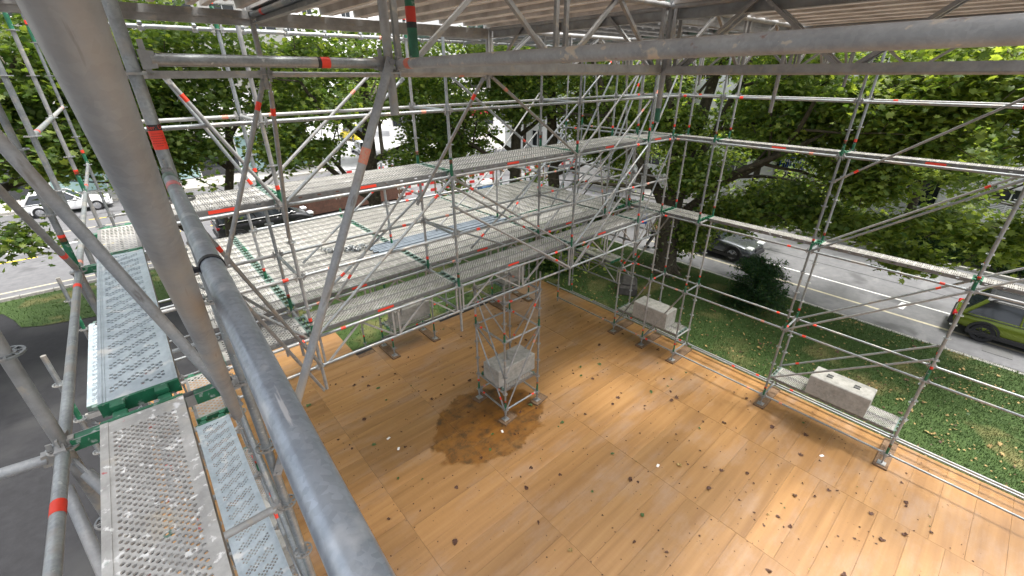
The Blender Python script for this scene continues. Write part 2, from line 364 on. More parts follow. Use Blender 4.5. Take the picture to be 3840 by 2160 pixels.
def lattice(P, p, q, h=.5, chord=GALV, web=GALV_OLD, bay=.62, heavy=False):
    """lattice beam, p and q on the lower chord"""
    p = Vector(p); q = Vector(q); L = (q-p).length; d = (q-p)/L
    xx = d; zz = Vector((0, 0, 1)); yy = zz.cross(xx); M = Matrix((xx, yy, zz)).transposed().to_4x4(); M.translation = p-P.location
    def mk():
        b = MB()
        for z in (0, h): b.tube((.03, 0, z), (L-.03, 0, z), TR, n=12)
        if heavy:
            for y0, y1 in ((-.030, -.026), (.026, .030)): b.box((.06, y0, -.005), (L-.06, y1, .048))
            b.box((.06, -.026, .026), (L-.06, .026, .030))
        return b.mesh('lattice_beam', chord, True)
    o = obj('lattice_beam', cached(('lb', round(L, 2), h, chord.name, heavy), mk), P, mw=M)
    def bar(a, c, key):
        def mk():
            b = MB(); dd = (Vector(c)-Vector(a)); l = dd.length; b.box((-.015, -.0125, 0), (.015, .0125, l)); return b.mesh('web_bar', web)
        m2, _ = align(a, c); obj('web_bar', cached(('wb', key, web.name), mk), o, mw=m2)
    n = max(2, round((L-.2)/bay/2)*2); x0 = .1; s = (L-.2)/n
    for i in range(n):
        a, c = (0, h) if i % 2 == 0 else (h, 0)
        xa, xb = x0+i*s, x0+(i+1)*s
        bar((xa+.03, 0, a+(.018 if a == 0 else -.018)), (xb-.03, 0, c+(.018 if c == 0 else -.018)), ('d', round(s, 3), h, i % 2))
    for x in (.07, L-.07, L/2-.05, L/2+.05): bar((x, 0, .02), (x, 0, h-.02), ('v', h))
    return o
# deck planks ---------------------------------------------------
def holes_plate(b, x0, x1, y0, y1, nx, ny, ok, rx, ry, z, n=6, rim=0., m=0, zfun=None):
    """plate with real punched holes; grid cells outside ok(i,j) are plain"""
    dx = (x1-x0)/nx; dy = (y1-y0)/ny
    gi = {}
    def gv(i, j):
        if (i, j) not in gi: gi[(i, j)] = len(b.v); b.v.append((x0+i*dx, y0+j*dy, z))
        return gi[(i, j)]
    ang = [2*math.pi*(k+.5)/n for k in range(n)]
    for j in range(ny):
        for i in range(nx):
            c = [gv(i, j), gv(i+1, j), gv(i+1, j+1), gv(i, j+1)]
            if not ok(i, j): b.f.append(tuple(c)); b.m.append(m); continue
            cx = x0+(i+.5)*dx; cy = y0+(j+.5)*dy; k = len(b.v)
            for a in ang: b.v.append((cx+rx*math.cos(a), cy+ry*math.sin(a), z+rim))
            if rim:
                for a in ang: b.v.append((cx+rx*.96*math.cos(a), cy+ry*.96*math.sin(a), z-.006))
            # stitch square to n-gon
            ca = [-3*math.pi/4, -math.pi/4, math.pi/4, 3*math.pi/4]
            best = []
            for a in ang:
                best.append(min(range(4), key=lambda w: abs(math.atan2(math.sin(a-ca[w]), math.cos(a-ca[w])))))
            for t in range(n):
                t2 = (t+1) % n
                if best[t] == best[t2]: b.f.append((k+t, c[best[t]], k+t2)); b.m.append(m)
                else: b.f.append((k+t, c[best[t]], c[best[t2]], k+t2)); b.m.append(m)
                if rim: b.f.append((k+t, k+t2, k+n+t2, k+n+t)); b.m.append(m)
def plank_mesh(L, kind):
    """steel plank, length along local X from 0 to L, width 0..0.32 in Y, top at z=0"""
    b = MB(); w = .312; h = .068; e = .012
    # top
    y0, y1 = .028, w-.028
    if kind == 'near':
        nx = int(round((L-.16)/.0165)); holes_plate(b, .08, L-.08, y0, y1, nx, 17, lambda i, j: (i+j) % 2 == 0 and 1 < i < nx-2 and 0 < j < 16, .0079, .0073, 0, 8, .0018)
    elif kind == 'zinc':
        nx = int(round((L-.16)/.0175)); holes_plate(b, .08, L-.08, y0, y1, nx, 15, lambda i, j: ((i+j//2) % 7) in (0, 1, 2, 3) and (i+j) % 2 == 0 and 0 < j < 14, .0096, .0088, 0, 8, .0016)
    elif kind == 'oval':
        nx = int(round((L-.12)/.030)); holes_plate(b, .06, L-.06, y0, y1, nx, 8, lambda i, j: (i+j) % 2 == 0, .0142, .0140, 0, 6)
    elif kind == 'slot':
        nx = int(round((L-.12)/.026)); holes_plate(b, .06, L-.06, y0, y1, nx, 6, lambda i, j: i % 5 != 0 and j not in (2,), .0088, .020, 0, 4)
    if kind == 'solid':
        b.box((.04, .03, -.012), (L-.04, w-.03, 0))
        for y in (.0, w-.05): b.box((.04, y, -h), (L-.04, y+.05, .001))
        for y in (.11, .175): b.box((.04, y, -.022), (L-.04, y+.022, -.011))
        m = b.mesh('deck_plank', [DECKU]); return m
    nb = len(b.f)
    x0, x1 = (.08, L-.08) if kind in ('near', 'zinc') else (.06, L-.06)
    b.box((x0-.06, y0, -.004), (x0, y1, 0)); b.box((x1, y0, -.004), (x1+.06, y1, 0))
    # raised side beads
    for s0, s1 in ((0, y0), (y1, w)):
        b.box((.02, s0, -.003), (L-.02, s1, .003 if kind in ('near', 'zinc') else .0015), 0 if kind in ('near', 'zinc') else 1)
    if kind == 'zinc':
        for y in (.012, w-.018): b.box((.02, y, .003), (L-.02, y+.006, .007))
    # sides with punched slots (own little grid in XZ), flange below
    for ys in (0, w):
        c = MB(); nx = max(3, int(L/.12)); holes_plate(c, .02, L-.02, -h+.012, -.004, nx, 1, lambda i, j: i % 2 == 1, .028, .011, 0, 8)
        b.add([(x, ys, y) for x, y, z in c.v], c.f, 1)
        b.box((.02, min(ys, ys+(.02 if ys == 0 else -.02)), -h), (L-.02, max(ys, ys+(.02 if ys == 0 else -.02)), -h+.012), 1)
    top = {'near': DECKN, 'zinc': DECKZ, 'oval': DECKB, 'slot': DECKB}[kind]
    return b.mesh('deck_plank', [top, DECKS])
def endcap_mesh(mt):
    b = MB(); b.box((0, 0, -.066), (.018, .312, .004))
    for y in (.045, .215):
        b.box((-.045, y, -.02), (.0, y+.055, .006), bev=.004); b.box((-.045, y+.006, -.05), (-.03, y+.049, -.02))
    return b.mesh('end_cap', mt)
def plank(P, x, y, z, L, kind='oval', along='X', cap=None, sticker=False, gap=.05):
    """corner (x,y) of the bay; plank runs along +X or +Y"""
    me = cached(('pl', round(L, 2), kind), lambda: plank_mesh(L-2*gap, kind))
    cap = cap or (GREEN if random.random() < .08 else TEAL)
    base = Matrix.Translation(Vector((x, y, z+random.uniform(-.002, .002)))-P.location)
    M = base @ Matrix.Translation((gap, 0, 0)) if along == 'X' else base @ Matrix.Rotation(math.pi/2, 4, 'Z') @ Matrix.Translation((gap, -.312, 0))
    o = obj('deck_plank', me, P, mw=M)
    if kind != 'solid':
        cm = cached(('cap', cap.name), lambda: endcap_mesh(cap))
        obj('end_cap', cm, o, loc=(.002, 0, 0)); obj('end_cap', cm, o, mw=Matrix.Translation((L-2*gap-.002, .312, 0)) @ Matrix.Rotation(math.pi, 4, 'Z'))
    if sticker:
        def mk():
            b = MB(); b.box((0, -.0015, -.055), (.28, .0, -.015)); return b.mesh('sticker', RED)
        obj('sticker', cached('pst', mk), o, loc=((L-.4)*.45, 0 if along == 'X' else .3135, 0))
    return o
XG = [.12, 1.31, 3.90, 6.95, 9.50, 10.62]; YA, YB, YC = 6.0, 7.07, 11.5
ZR = lambda k: .33+.5*k
# ---------------------------------------------------------------- ground
def sheet(name, pts, z, m, parent=None, kind=True):
    b = MB(); b.add([(x, y, z) for x, y in pts], [tuple(range(len(pts)))]); o = obj(name, b.mesh(name, m), parent)
    if kind and parent is None: o['kind'] = 'structure'
    return o
sheet('ground', [(-150, -150), (250, -150), (250, 250), (-150, 250)], -.36, PAVE)
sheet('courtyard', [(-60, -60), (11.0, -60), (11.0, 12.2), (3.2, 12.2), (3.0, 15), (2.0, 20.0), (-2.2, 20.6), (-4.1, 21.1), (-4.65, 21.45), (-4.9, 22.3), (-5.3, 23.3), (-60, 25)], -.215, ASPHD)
# lawn: a wide subdivided sheet with gentle unevenness
def lawn():
    pts = [(-60, 24.75), (-5.3, 23.3), (-4.9, 22.3), (-4.65, 21.45), (-4.1, 21.1), (-2.2, 20.6), (2.0, 20.0), (3.0, 15), (3.2, 12.2), (11.0, 12.2), (11.0, -60), (18.0, -60), (18.25, 2), (18.3, 14), (17.9, 20), (16.5, 23), (14, 24.6)]
    b = MB(); b.add([(x, y, -.2) for x, y in pts], [tuple(range(len(pts)))])
    o = obj('lawn', b.mesh('lawn', GRASS)); o['kind'] = 'structure'; return pts
lawn_pts = lawn()
# roads
sheet('road', [(18.45, -80), (27.5, -80), (28.2, 24), (34, 29), (120, 32), (120, 41), (16, 42.2), (-90, 43), (-90, 26.4), (-4, 25.1), (13.6, 24.85), (16.4, 23.6), (18.2, 20.6), (18.6, 14)], -.33, ASPH)
sheet('pavement', [(27.7, -80), (33.2, -80), (33.2, 24.5), (28.4, 24.2)], -.24, PAVE)
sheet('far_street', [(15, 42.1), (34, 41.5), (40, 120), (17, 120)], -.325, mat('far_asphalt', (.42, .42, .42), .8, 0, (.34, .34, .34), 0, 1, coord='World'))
kerb = obj('kerb', None); kerb['kind'] = 'structure'
kb = cached('kerbstone', lambda: MB().box((0, 0, -.2), (.98, .14, 0), bev=.012).mesh('kerb_stone', KERB))
def kerbline(p, q):
    p = Vector((*p, -.185)); q = Vector((*q, -.185)); d = q-p; n = int(d.length/1.0); a = math.atan2(d.y, d.x)
    for i in range(n):
        obj('kerb_stone', kb, kerb, mw=Matrix.Translation(p+d*(i/n)) @ Matrix.Rotation(a, 4, 'Z') @ Matrix.Diagonal((d.length/n, 1, 1, 1)))
kerbline((18.0, -12), (18.35, 4)); kerbline((18.35, 4), (18.45, 17)); kerbline((13, 24.85), (-8, 25.15)); kerbline((27.4, -12), (27.9, 22)); kerbline((-8, 42.6), (14, 42.3))
def strip(name, p, q, w, m, z=-.325, parent=None):
    p = Vector((*p, 0)); q = Vector((*q, 0)); d = (q-p).normalized(); n = Vector((-d.y, d.x, 0))*w/2
    return sheet(name, [(a.x, a.y) for a in (p-n, q-n, q+n, p+n)], z, m, parent, kind=False)
marks = obj('road_markings', None); marks['kind'] = 'structure'
strip('parking_line', (19.8, -30), (20.15, 12), .13, YELLOWL, parent=marks)
strip('lane_line', (21.3, -30), (21.75, 12), .10, WHITE, parent=marks)
strip('tick_line', (21.45, 1.15), (20.75, 1.2), .22, WHITE, parent=marks)
strip('tyre_crack_line', (23.2, -30), (23.6, 14), .05, ASPHD, parent=marks)
strip('parking_line', (-40, 26.6), (12, 25.9), .13, YELLOWL, parent=marks)
for x in range(-16, 12, 3): strip('yellow_dash', (x+.6, 30.9-.0*x), (x+2.1, 30.9), .16, YELLOW, parent=marks)
strip('yellow_dash_bed', (-40, 30.95), (-10, 30.9), .16, YELLOWL, parent=marks)
strip('lane_line', (-40, 32.7), (-3, 32.6), .2, WHITE, parent=marks); strip('lane_line', (-2.6, 32.6), (12, 32.5), .2, WHITE, parent=marks)
strip('lane_line', (-40, 35.6), (12, 35.3), .13, YELLOWL, parent=marks)
for x in (-9, -3, 3): strip('yellow_dash', (x, 37.5), (x+1.2, 37.5), .12, YELLOW, parent=marks)
strip('tram_rail', (-60, 39.2), (40, 38.6), .07, ASPHD, parent=marks)
for k in range(5): strip('zebra_bar', (20+k*.9, 15.2+k*.3), (22.4+k*.9, 14.2+k*.3), .45, WHITE, parent=marks)
b = MB(); b.box((19.2, -1.9, -.326), (19.75, -1.2, -.318)); tag(obj('manhole_cover', b.mesh('manhole_cover', mat('cast_iron', (.11, .11, .11), .7))), 'dark square drain cover let into the road beside the green car', 'drain cover')

# ---------------------------------------------------------------- floor of formwork panels
floor = obj('floor', None); floor['kind'] = 'structure'
fx = [-1.6, -.5, 2.05, 4.12, 6.64, 9.2, 11.72]
pm = {}
for i in range(len(fx)-1):
    w = fx[i+1]-fx[i]; off = (.0, .1, .35, .2, .05, .3)[i]
    key = round(w, 2)
    pm[key] = cached(('fp', key), lambda: MB().box((0, 0, -.027), (w-.003, .4975, 0), bev=.0012).mesh('floor_panel', WOOD))
    y = -4.0+off
    ymax = 13.3 if i in (1, 2) and False else 11.55
    if fx[i+1] <= 4.2: ymax = 13.2 if i < 2 else 13.2
    while y < ymax:
        if not (i == 2 and y > 11.3 and False):
            narrow = i == 2 and y > 11.3
            me_ = cached('fpn', lambda: MB().box((0, 0, -.027), (1.53, .4975, 0), bev=.0012).mesh('floor_panel', WOOD)) if narrow else pm[key]
            obj('floor_panel', me_, floor, loc=(fx[i], y, -.002*random.random()))
        y += .5
b = MB(); b.box((-1.55, -3.9, -.2), (11.68, 11.6, -.035)); obj('floor_frame', b.mesh('floor_frame', TIMBER), floor)

# ---------------------------------------------------------------- scaffold: right wall
XR, XO = 10.66, 11.40
RW = thing('scaffold_wall', 'tall galvanised scaffold wall with walkways along the lawn side of the wooden floor', 'scaffold', (10.66, 2.4, 0))
ys = [-2.76, -.19, 2.38, 4.95, 6.04, 7.13]
for y in ys:
    standard(RW, XR, y, .18, 8.9, base=.045); standard(RW, XO, y, .42 if y not in (-2.76,) else .3, 8.9)
for a, b_ in zip(ys[:-1], ys[1:]):
    long = b_-a > 2
    for x in (XR, XO):
        for k in (0, 4, 8, 12, 14): ledger(RW, (x, a, ZR(k)), (x, b_, ZR(k)))
for y in ys:
    for k in (0, 1, 4, 8, 12, 14): ledger(RW, (XR, y, ZR(k)), (XO, y, ZR(k)), sticker=k in (4,))
for x in (XR, XO):
    e = .035 if x == XR else .035
    brace(RW, (x-e, 2.38, ZR(8)), (x-e, -.19, ZR(12))); brace(RW, (x-e, 2.38, ZR(4)), (x-e, -.19, ZR(8)))
    brace(RW, (x+e, 2.38, ZR(1)+.05), (x+e, -.19, ZR(5)))
    brace(RW, (x+e, -.19, ZR(8)), (x+e, -2.76, ZR(12)))
brace(RW, (XR-.035, 2.38, ZR(11)), (XR-.035, -.19, ZR(15)))
brace(RW, (XR+.03, 6.04, ZR(0)), (XR+.03, 4.95, ZR(4))); brace(RW, (XR+.03, 7.13, ZR(0)), (XR+.03, 6.04, ZR(4)))
brace(RW, (XR-.03, 7.13, ZR(4)), (XR-.03, 6.04, ZR(8))); brace(RW, (XO-.03, 7.13, ZR(4)), (XO-.03, 6.04, ZR(8)))
for a, b_ in zip(ys[:-1], ys[1:]):
    L = b_-a
    plank(RW, XR+.40 if L > 2 else XR+.06, a, 4.405, L, 'slot' if a < 2 else 'oval', 'Y', GREEN, sticker=False)
    if L < 2: plank(RW, XR+.38, a, 4.405, L, 'oval', 'Y', GREEN)
    plank(RW, XR+.06, a, 6.405, L, 'slot' if a < 0 else 'oval', 'Y', GREEN, sticker=L > 2)
for a, L in ((-.19, 2.57), (4.95, 1.09), (6.04, 1.09)):
    plank(RW, XR+.06, a, .90, L, 'oval', 'Y'); plank(RW, XR+.38, a, .90, L, 'oval', 'Y', sticker=L < 2)
for k in (3, 7): pass
# tubes along the floor edge
ledger(RW, (11.62, -3.2, .12), (11.62, 4.9, .12), heads=False); ledger(RW, (11.62, 4.95, .12), (11.62, 11.3, .12), heads=False)

# ---------------------------------------------------------------- front gallery over the floor
GA = thing('scaffold_gallery', 'two-level scaffold gallery of perforated decks spanning above the wooden floor', 'scaffold', (5.4, 6.5, 3.3))
for x in XG[1:5]:
    standard(GA, x, YA, 3.38, 8.3); standard(GA, x, YB, 3.45, 8.85)
for x in (XG[0], XG[5]): standard(GA, x, YB, 3.3, 8.85) if x > 5 else None
for a, b_ in zip(XG[:-1], XG[1:]):
    for y in (YA, YB):
        for k in (8, 10, 12, 14): ledger(GA, (a, y, ZR(k)), (b_, y, ZR(k)))
    ledger(GA, (a, YB, ZR(16)), (b_, YB, ZR(16)), material=GALV)
for a, b_ in zip(XG[1:5], XG[2:6]):
    lattice(GA, (a, YA, ZR(7)), (b_, YA, ZR(7)))
    lattice(GA, (a, YB, ZR(7)), (b_, YB, ZR(7)))
ledger(GA, (XG[0], YA, ZR(7)), (XG[1], YA, ZR(7)))
for x in XG[1:]:
    for k in (7, 8, 10, 12, 14): ledger(GA, (x, YA, ZR(k)), (x, YB, ZR(k)), sticker=False)
# braces of the gallery
def gb(x0, k0, x1, k1, y, off=-.035): brace(GA, (x0, y+off, ZR(k0)), (x1, y+off, ZR(k1)))
gb(XG[2], 12, XG[1], 8, YA); gb(XG[2], 12, XG[1]+.7, 8, YB); gb(XG[2], 12, XG[3], 8, YA, .035); gb(XG[2], 12, XG[3], 8, YB)
gb(XG[2], 11, XG[3], 7, YA); gb(XG[2]+.0, 10, XG[3], 7, YB, .035)
gb(XG[4], 12, XG[3], 8, YA); gb(XG[4], 12, XG[3], 8, YB); gb(XG[4], 14, XG[3], 10, YA, .035); gb(XG[5], 12, XG[4], 8, YA); gb(XG[5], 12, XG[4], 8, YB)
gb(XG[4], 16, XG[3], 12, YB); gb(XG[4]-.4, 15.6, XG[3], 12, YA); gb(XG[5], 16, XG[4], 12, YA); gb(XG[5], 16, XG[4], 12, YB)
gb(XG[1], 12, 3.2, 15, YB); gb(XG[1], 12, 3.2, 14.9, YA); gb(4.7, 14.9, 6.77, 12, YB)
gb(.6, 15, XG[1], 11.8, YB); gb(.52, 15, XG[1], 12, YA)
brace(GA, (3.9, 4.97, 7.83), (XG[3], YA-.04, ZR(12))); brace(GA, (3.86, 5.0, 7.8), (3.2, YA-.04, 6.0))
brace(GA, (1.24, 4.97, 7.76), (1.28, YA-.05, 5.86), GALV_OLD); brace(GA, (1.2, 4.97, 7.8), (.43, 4.97, 6.08), GALV_OLD)
brace(GA, (.3, 4.97, 6.6), (XG[1], YA-.04, 3.83)); brace(GA, (.2, 5.0, 6.4), (XG[1]-.05, YA-.04, 3.4)); brace(GA, (.12, YA, 5.9), (XG[1], YB, 4.0)); brace(GA, (.16, YA, 5.6), (XG[1], YA+.04, 4.25))
for x0, k0, x1, k1, y in ((9.5, 14, 6.95, 9, 9.7), (9.5, 12, 6.95, 8, 9.7), (9.5, 12, 7.3, 8, 8.6), (9.9, 15, 8.2, 9, YA), (9.4, 15, 7.4, 9.2, YB), (10.6, 12, 9.5, 8, 9.7), (10.6, 15, 9.6, 11, YB), (10.4, 11, 9.5, 7, YB), (9.5, 11, 7.2, 7, YA), (10.55, 8, 9.5, 5, 7.0)):
    gb(x0, k0, x1, k1, y, .04)
# decks of the gallery
for i, (a, b_) in enumerate(zip(XG[:-1], XG[1:])):
    L = b_-a
    for j, y in enumerate((YA+.06, YA+.375)):
        plank(GA, a, y, 4.41, L, 'oval', 'X', sticker=j == 0 and L > 2)
    for j, y in enumerate((YA+.06, YA+.375, YA+.69)):
        if j == 2 and i > 3: continue
        plank(GA, a, y, 6.41, L, 'slot' if i == 0 else 'oval', 'X', sticker=j == 0)
# ---------------------------------------------------------------- wide platform behind
PL = thing('scaffold_platform', 'broad scaffold platform of side by side perforated planks behind the gallery', 'scaffold', (5.4, 9.3, 0))
yrow = [YB+.03+.326*k for k in range(14)]
xb = [(.12, 1.31), (1.31, 3.9), (3.9, 6.95)]
for i, (a, b_) in enumerate(xb):
    for j, y in enumerate(yrow):
        plank(PL, a, y, 4.42, b_-a, 'slot' if i < 2 else 'oval', 'X', sticker=(j in (0, 10) and i > 0))
for j, y in enumerate(yrow[:4]): plank(PL, 6.95, y, 4.42, 2.55, 'oval', 'X', sticker=j == 0)
for i, x in enumerate((6.98, 7.30, 7.62, 7.94, 8.26, 8.58, 8.90, 9.22)):
    plank(PL, x, YB+1.33, 4.42, 3.07, 'oval', 'Y')
for x in (9.56, 9.88, 10.2): plank(PL, x, YB+.02, 4.42, 2.57, 'oval', 'Y'); plank(PL, x, YB+2.62, 4.42, 1.75, 'oval', 'Y')
for x, y in ((.12, YC+.05), (1.31, YC+.05), (3.9, YC+.05), (6.95, YC+.05), (9.5, YC+.05), (10.64, YC+.05)): standard(PL, x, y, .1, 4.6 if x < 9 else 5.4)
for x in XG[1:4]: standard(PL, x, 8.62, 2.6, 6.2)
standard(PL, 9.5, 9.7, .3, 6.4); standard(PL, 10.64, 9.7, .18, 8.3); standard(PL, 11.4, 9.7, .3, 8.3)
for a, b_ in zip(XG[1:4], XG[2:5]):
    ledger(PL, (a, YC+.05, ZR(10)-.4), (b_, YC+.05, ZR(10)-.4)); lattice(PL, (a, YC+.05, ZR(7)), (b_, YC+.05, ZR(7)))
    ledger(PL, (a, 8.62, ZR(8)), (b_, 8.62, ZR(8))); ledger(PL, (a, 8.62, ZR(10)), (b_, 8.62, ZR(10)))
for x in (XG[2], XG[3]):
    ledger(PL, (x, YB, ZR(11)), (x, 8.62, ZR(11))); brace(PL, (x, 8.62, ZR(11)), (x-1.9, 8.62, 4.5)); brace(PL, (x, YB, ZR(11)), (x-2.0, YB, 4.5), GALV)
ledger(PL, (9.5, YB, ZR(10)), (9.5, 9.7, ZR(10))); ledger(PL, (10.64, 7.13, ZR(10)), (10.64, 9.7, ZR(10)))
lattice(PL, (10.64, 7.13, 1.83), (10.64, 9.7, 1.83)); lattice(PL, (11.40, 7.13, 1.83), (11.40, 9.7, 1.83)); plank(PL, 10.72, 7.5, 2.42, 1.6, 'slot', 'Y', GREEN); plank(PL, 11.03, 7.5, 2.42, 1.6, 'slot', 'Y', GREEN)
for k in (0, 4, 8, 12): ledger(PL, (10.64, 7.13, ZR(k)), (10.64, 9.7, ZR(k))); ledger(PL, (11.4, 7.13, ZR(k)), (11.4, 9.7, ZR(k)))
for x in (10.64, 11.4): brace(PL, (x, 9.7, ZR(8)), (x, 7.13, ZR(12))); brace(PL, (x, 9.7, ZR(4)), (x, 7.13, ZR(8)))
for k in (12, 14): ledger(PL, (9.5, YB, ZR(k)), (10.64, 7.13, ZR(k))); ledger(PL, (10.64, 7.13, ZR(k)), (11.4, 7.13, ZR(k)))
for a in (0, 1): 
    brace(PL, (9.5+.3*a, 7.1, ZR(16)), (10.6, 7.13, ZR(8))) if a else brace(PL, (8.6, 7.1, ZR(16)), (9.5, 7.1, ZR(8)))
for y in (9.7,): ledger(PL, (9.5, y, ZR(8)), (10.64, y, ZR(8))); ledger(PL, (9.5, y, ZR(10)), (10.64, y, ZR(10)))
for x in (4.45, 5.9, 8.9, 10.1):
    standard(PL, x, 11.45, .18, 4.3, base=.045); standard(PL, x, 10.72, .18, 2.4, base=.045)
for k in (0, 1, 4): ledger(PL, (4.45, 11.45, ZR(k)), (5.9, 11.45, ZR(k))); ledger(PL, (8.9, 11.45, ZR(k)), (10.1, 11.45, ZR(k))); ledger(PL, (5.9, 11.45, ZR(k)), (8.9, 11.45, ZR(k)))
for x, L in ((4.45, 1.45), (8.9, 1.2)):
    for y in (10.78, 11.1): plank(PL, x, y, .90, L, 'oval', 'X')
ledger(PL, (1.3, 11.62, .12), (6.4, 11.62, .12), heads=False); ledger(PL, (6.45, 11.62, .12), (11.5, 11.62, .12), heads=False)

# ---------------------------------------------------------------- centre tower
TX, TY = 5.26, 6.36; T = thing('scaffold_tower', 'slender square scaffold tower standing in the soaked patch in the middle of the floor', 'scaffold', (TX+.545, TY+.545, 0))
c4 = [(TX, TY), (TX+1.09, TY), (TX+1.09, TY+1.09), (TX, TY+1.09)]
for x, y in c4: standard(T, x, y, .18, 3.78, base=.045)
for i in range(4):
    a, b_ = c4[i], c4[(i+1) % 4]
    for k in (0, 4, 6): ledger(T, (*a, ZR(k)), (*b_, ZR(k)))
    o_ = (-.03, 0) if i == 3 else (0, -.03) if i == 0 else (.03, 0) if i == 1 else (0, .03)
    s_, e_ = (a, b_) if i in (0, 2) else (b_, a)
    for k in (0, 2): brace(T, (s_[0]+o_[0], s_[1]+o_[1], ZR(k)+.03), (e_[0]+o_[0], e_[1]+o_[1], ZR(k+4)-.02), r=.02)
ledger(T, (TX, TY, ZR(1)), (TX, TY+1.09, ZR(1))); ledger(T, (TX+1.09, TY, ZR(1)), (TX+1.09, TY+1.09, ZR(1)))
for y in (6.42, 6.74, 7.06): plank(T, TX, y, .90, 1.09, 'oval', 'X')

# ---------------------------------------------------------------- left walkway, where the photographer stands
LW = thing('scaffold_walkway', 'narrow scaffold walkway with perforated decks closest to the viewer on the left', 'scaffold', (-.24, 3.7, 0))
XI, XL = .12, -.60
yl = [-.17, 2.40, 4.97, 6.04, 8.61, 11.5]
for y in yl:
    if y > 0:
        standard(LW, XI, y, .18, 8.86, base=.045, material=GALV if y < 3 else None, stickers=y > 3, green=y > 3)
        standard(LW, XL, y, -.1, 8.86, stickers=y > 3, green=y > 3)
for a, b_ in zip(yl[:-1], yl[1:]):
    for x in (XI, XL):
        for k in (0, 4, 8, 12): 
            if x == XI and k == 12 and a < 4: continue
            ledger(LW, (x, a, ZR(k)), (x, b_, ZR(k)), material=GALV if x == XL else None)
    if a > 2: ledger(LW, (XL, a, ZR(14)), (XL, b_, ZR(14))) if a > 5 else None
for y in yl[1:]:
    for k in (2, 4, 6, 8, 10): ledger(LW, (XL, y, ZR(k)), (XI, y, ZR(k)), sticker=False)
def utransom(P, p, q, mt=GALV_OLD):
    d = Vector(q)-Vector(p); L = d.length
    def mk():
        b = MB(); b.box((.04, -.026, -.03), (L-.04, .026, -.026)); b.box((.04, -.026, -.026), (L-.04, -.022, .03)); b.box((.04, .022, -.026), (L-.04, .026, .03))
        for s_ in (0, 1):
            x = .02 if s_ == 0 else L-.045; b.box((x, -.018, -.035), (x+.025, .018, .035))
        return b.mesh('transom', mt)
    return obj('transom', cached(('ut', round(L, 2), mt.name), mk), P, mw=Matrix.Translation(Vector(p)-P.location) @ Matrix.Rotation(math.atan2(d.y, d.x), 4, 'Z'))
for y in yl[1:4]:
    t = utransom(LW, (XL, y, ZR(12)), (XI, y, ZR(12)))
    def mk():
        b = MB(); b.box((0, -.0275, -.031), (.14, .0275, .028)); return b.mesh('paint_band', GREEN)
    for xx in (.03, .5): obj('paint_band', cached('gb', mk), t, loc=(xx, 0, 0), )
# wide flat bar and ledgers at the top bay
utransom(LW, (XI, 4.97, 7.83), (1.21, 4.97, 7.83)); utransom(LW, (XI, 4.97, 8.30), (1.21, 4.97, 8.30))
# near guard rail (bluish) with green end, faded sticker, black strap
gr = ledger(LW, (.037, -.17, 7.40), (.111, 2.40, 7.44), material=PIPE_BLUE, sticker=False, gap=.03)
sleeve(gr, 2.38, .09, TEAL, name='paint_band'); sleeve(gr, 2.20, .07, mat('torn_pink_sticker', (.62, .12, .12), .6, 0, (.5, .3, .3), 0, 50), r=TR)
def strapm():
    b = MB(); b.tube((0, 0, 0), (0, 0, .016), TR+.003, n=18); b.box((TR, -.006, .0), (TR+.022, .004, .014)); return b.mesh('strap', RUBBERSTRAP, True)
st = obj('strap', strapm(), gr, loc=(0, 0, 1.30)); st['label'] = 'black rubber strap wrapped round the rail'
# red sticker with its printed line on the near standard
near_std = [o for o in LW.children if o.name.startswith('standard') and abs(o.location.x-(XI+.24)) < .02 and abs(o.location.y-(2.40-3.7)) < .02][0]
def bigst():
    b = MB(); b.tube((0, 0, 0), (0, 0, .075), TR+.001, n=24, m=0, cap=False); b.tube((0, 0, .075), (0, 0, .098), TR+.001, n=24, m=1, cap=False)
    return b.mesh('sticker', [RED, BLACKP], True)
bs = obj('sticker', bigst(), near_std, loc=(0, 0, 7.545-.18)); bs['label'] = 'red sticker with a black printed head strip'
view_a = math.atan2(-2.4, -.12)     # side of the tube that looks at the walkway
def wrap_text(txt, size, zc, parent, m, ang, rad):
    cu = bpy.data.curves.new('lettering', 'FONT'); cu.body = txt; cu.size = size; cu.align_x = 'CENTER'; cu.align_y = 'CENTER'; cu.resolution_u = 3
    t = bpy.data.objects.new('tmp', cu); C.objects.link(t); bpy.context.view_layer.update()
    me = bpy.data.meshes.new_from_object(t); bpy.data.objects.remove(t)
    for v in me.vertices:
        a = ang+v.co.x/rad; v.co = Vector((math.cos(a)*rad, math.sin(a)*rad, v.co.y+zc))
    me.materials.clear(); me.materials.append(m); return obj('lettering', me, parent)
REDL = mat('red_print', (.75, .07, .04), .5)
wrap_text('ber. Ü', .021, .0865, bs, REDL, view_a, TR+.0016)
for k, wd in enumerate((.016, .022, .026, .02, .026, .012)):
    b = MB(); a0, a1 = view_a-wd/TR/1.0, view_a+wd/TR/1.0; z = .062-k*.0095; n = 8; rr = TR+.0016
    for i in range(n):
        aa = a0+(a1-a0)*i/n; ab = a0+(a1-a0)*(i+.8)/n
        b.add([(rr*math.cos(q), rr*math.sin(q), zz) for q, zz in ((aa, z), (ab, z), (ab, z+.0022), (aa, z+.0022))], [(0, 1, 2, 3)])
    obj('print_line', b.mesh('print_line', mat('dark_red_print', (.35, .02, .015), .5) if k == 0 else bpy.data.materials['dark_red_print']), bs)
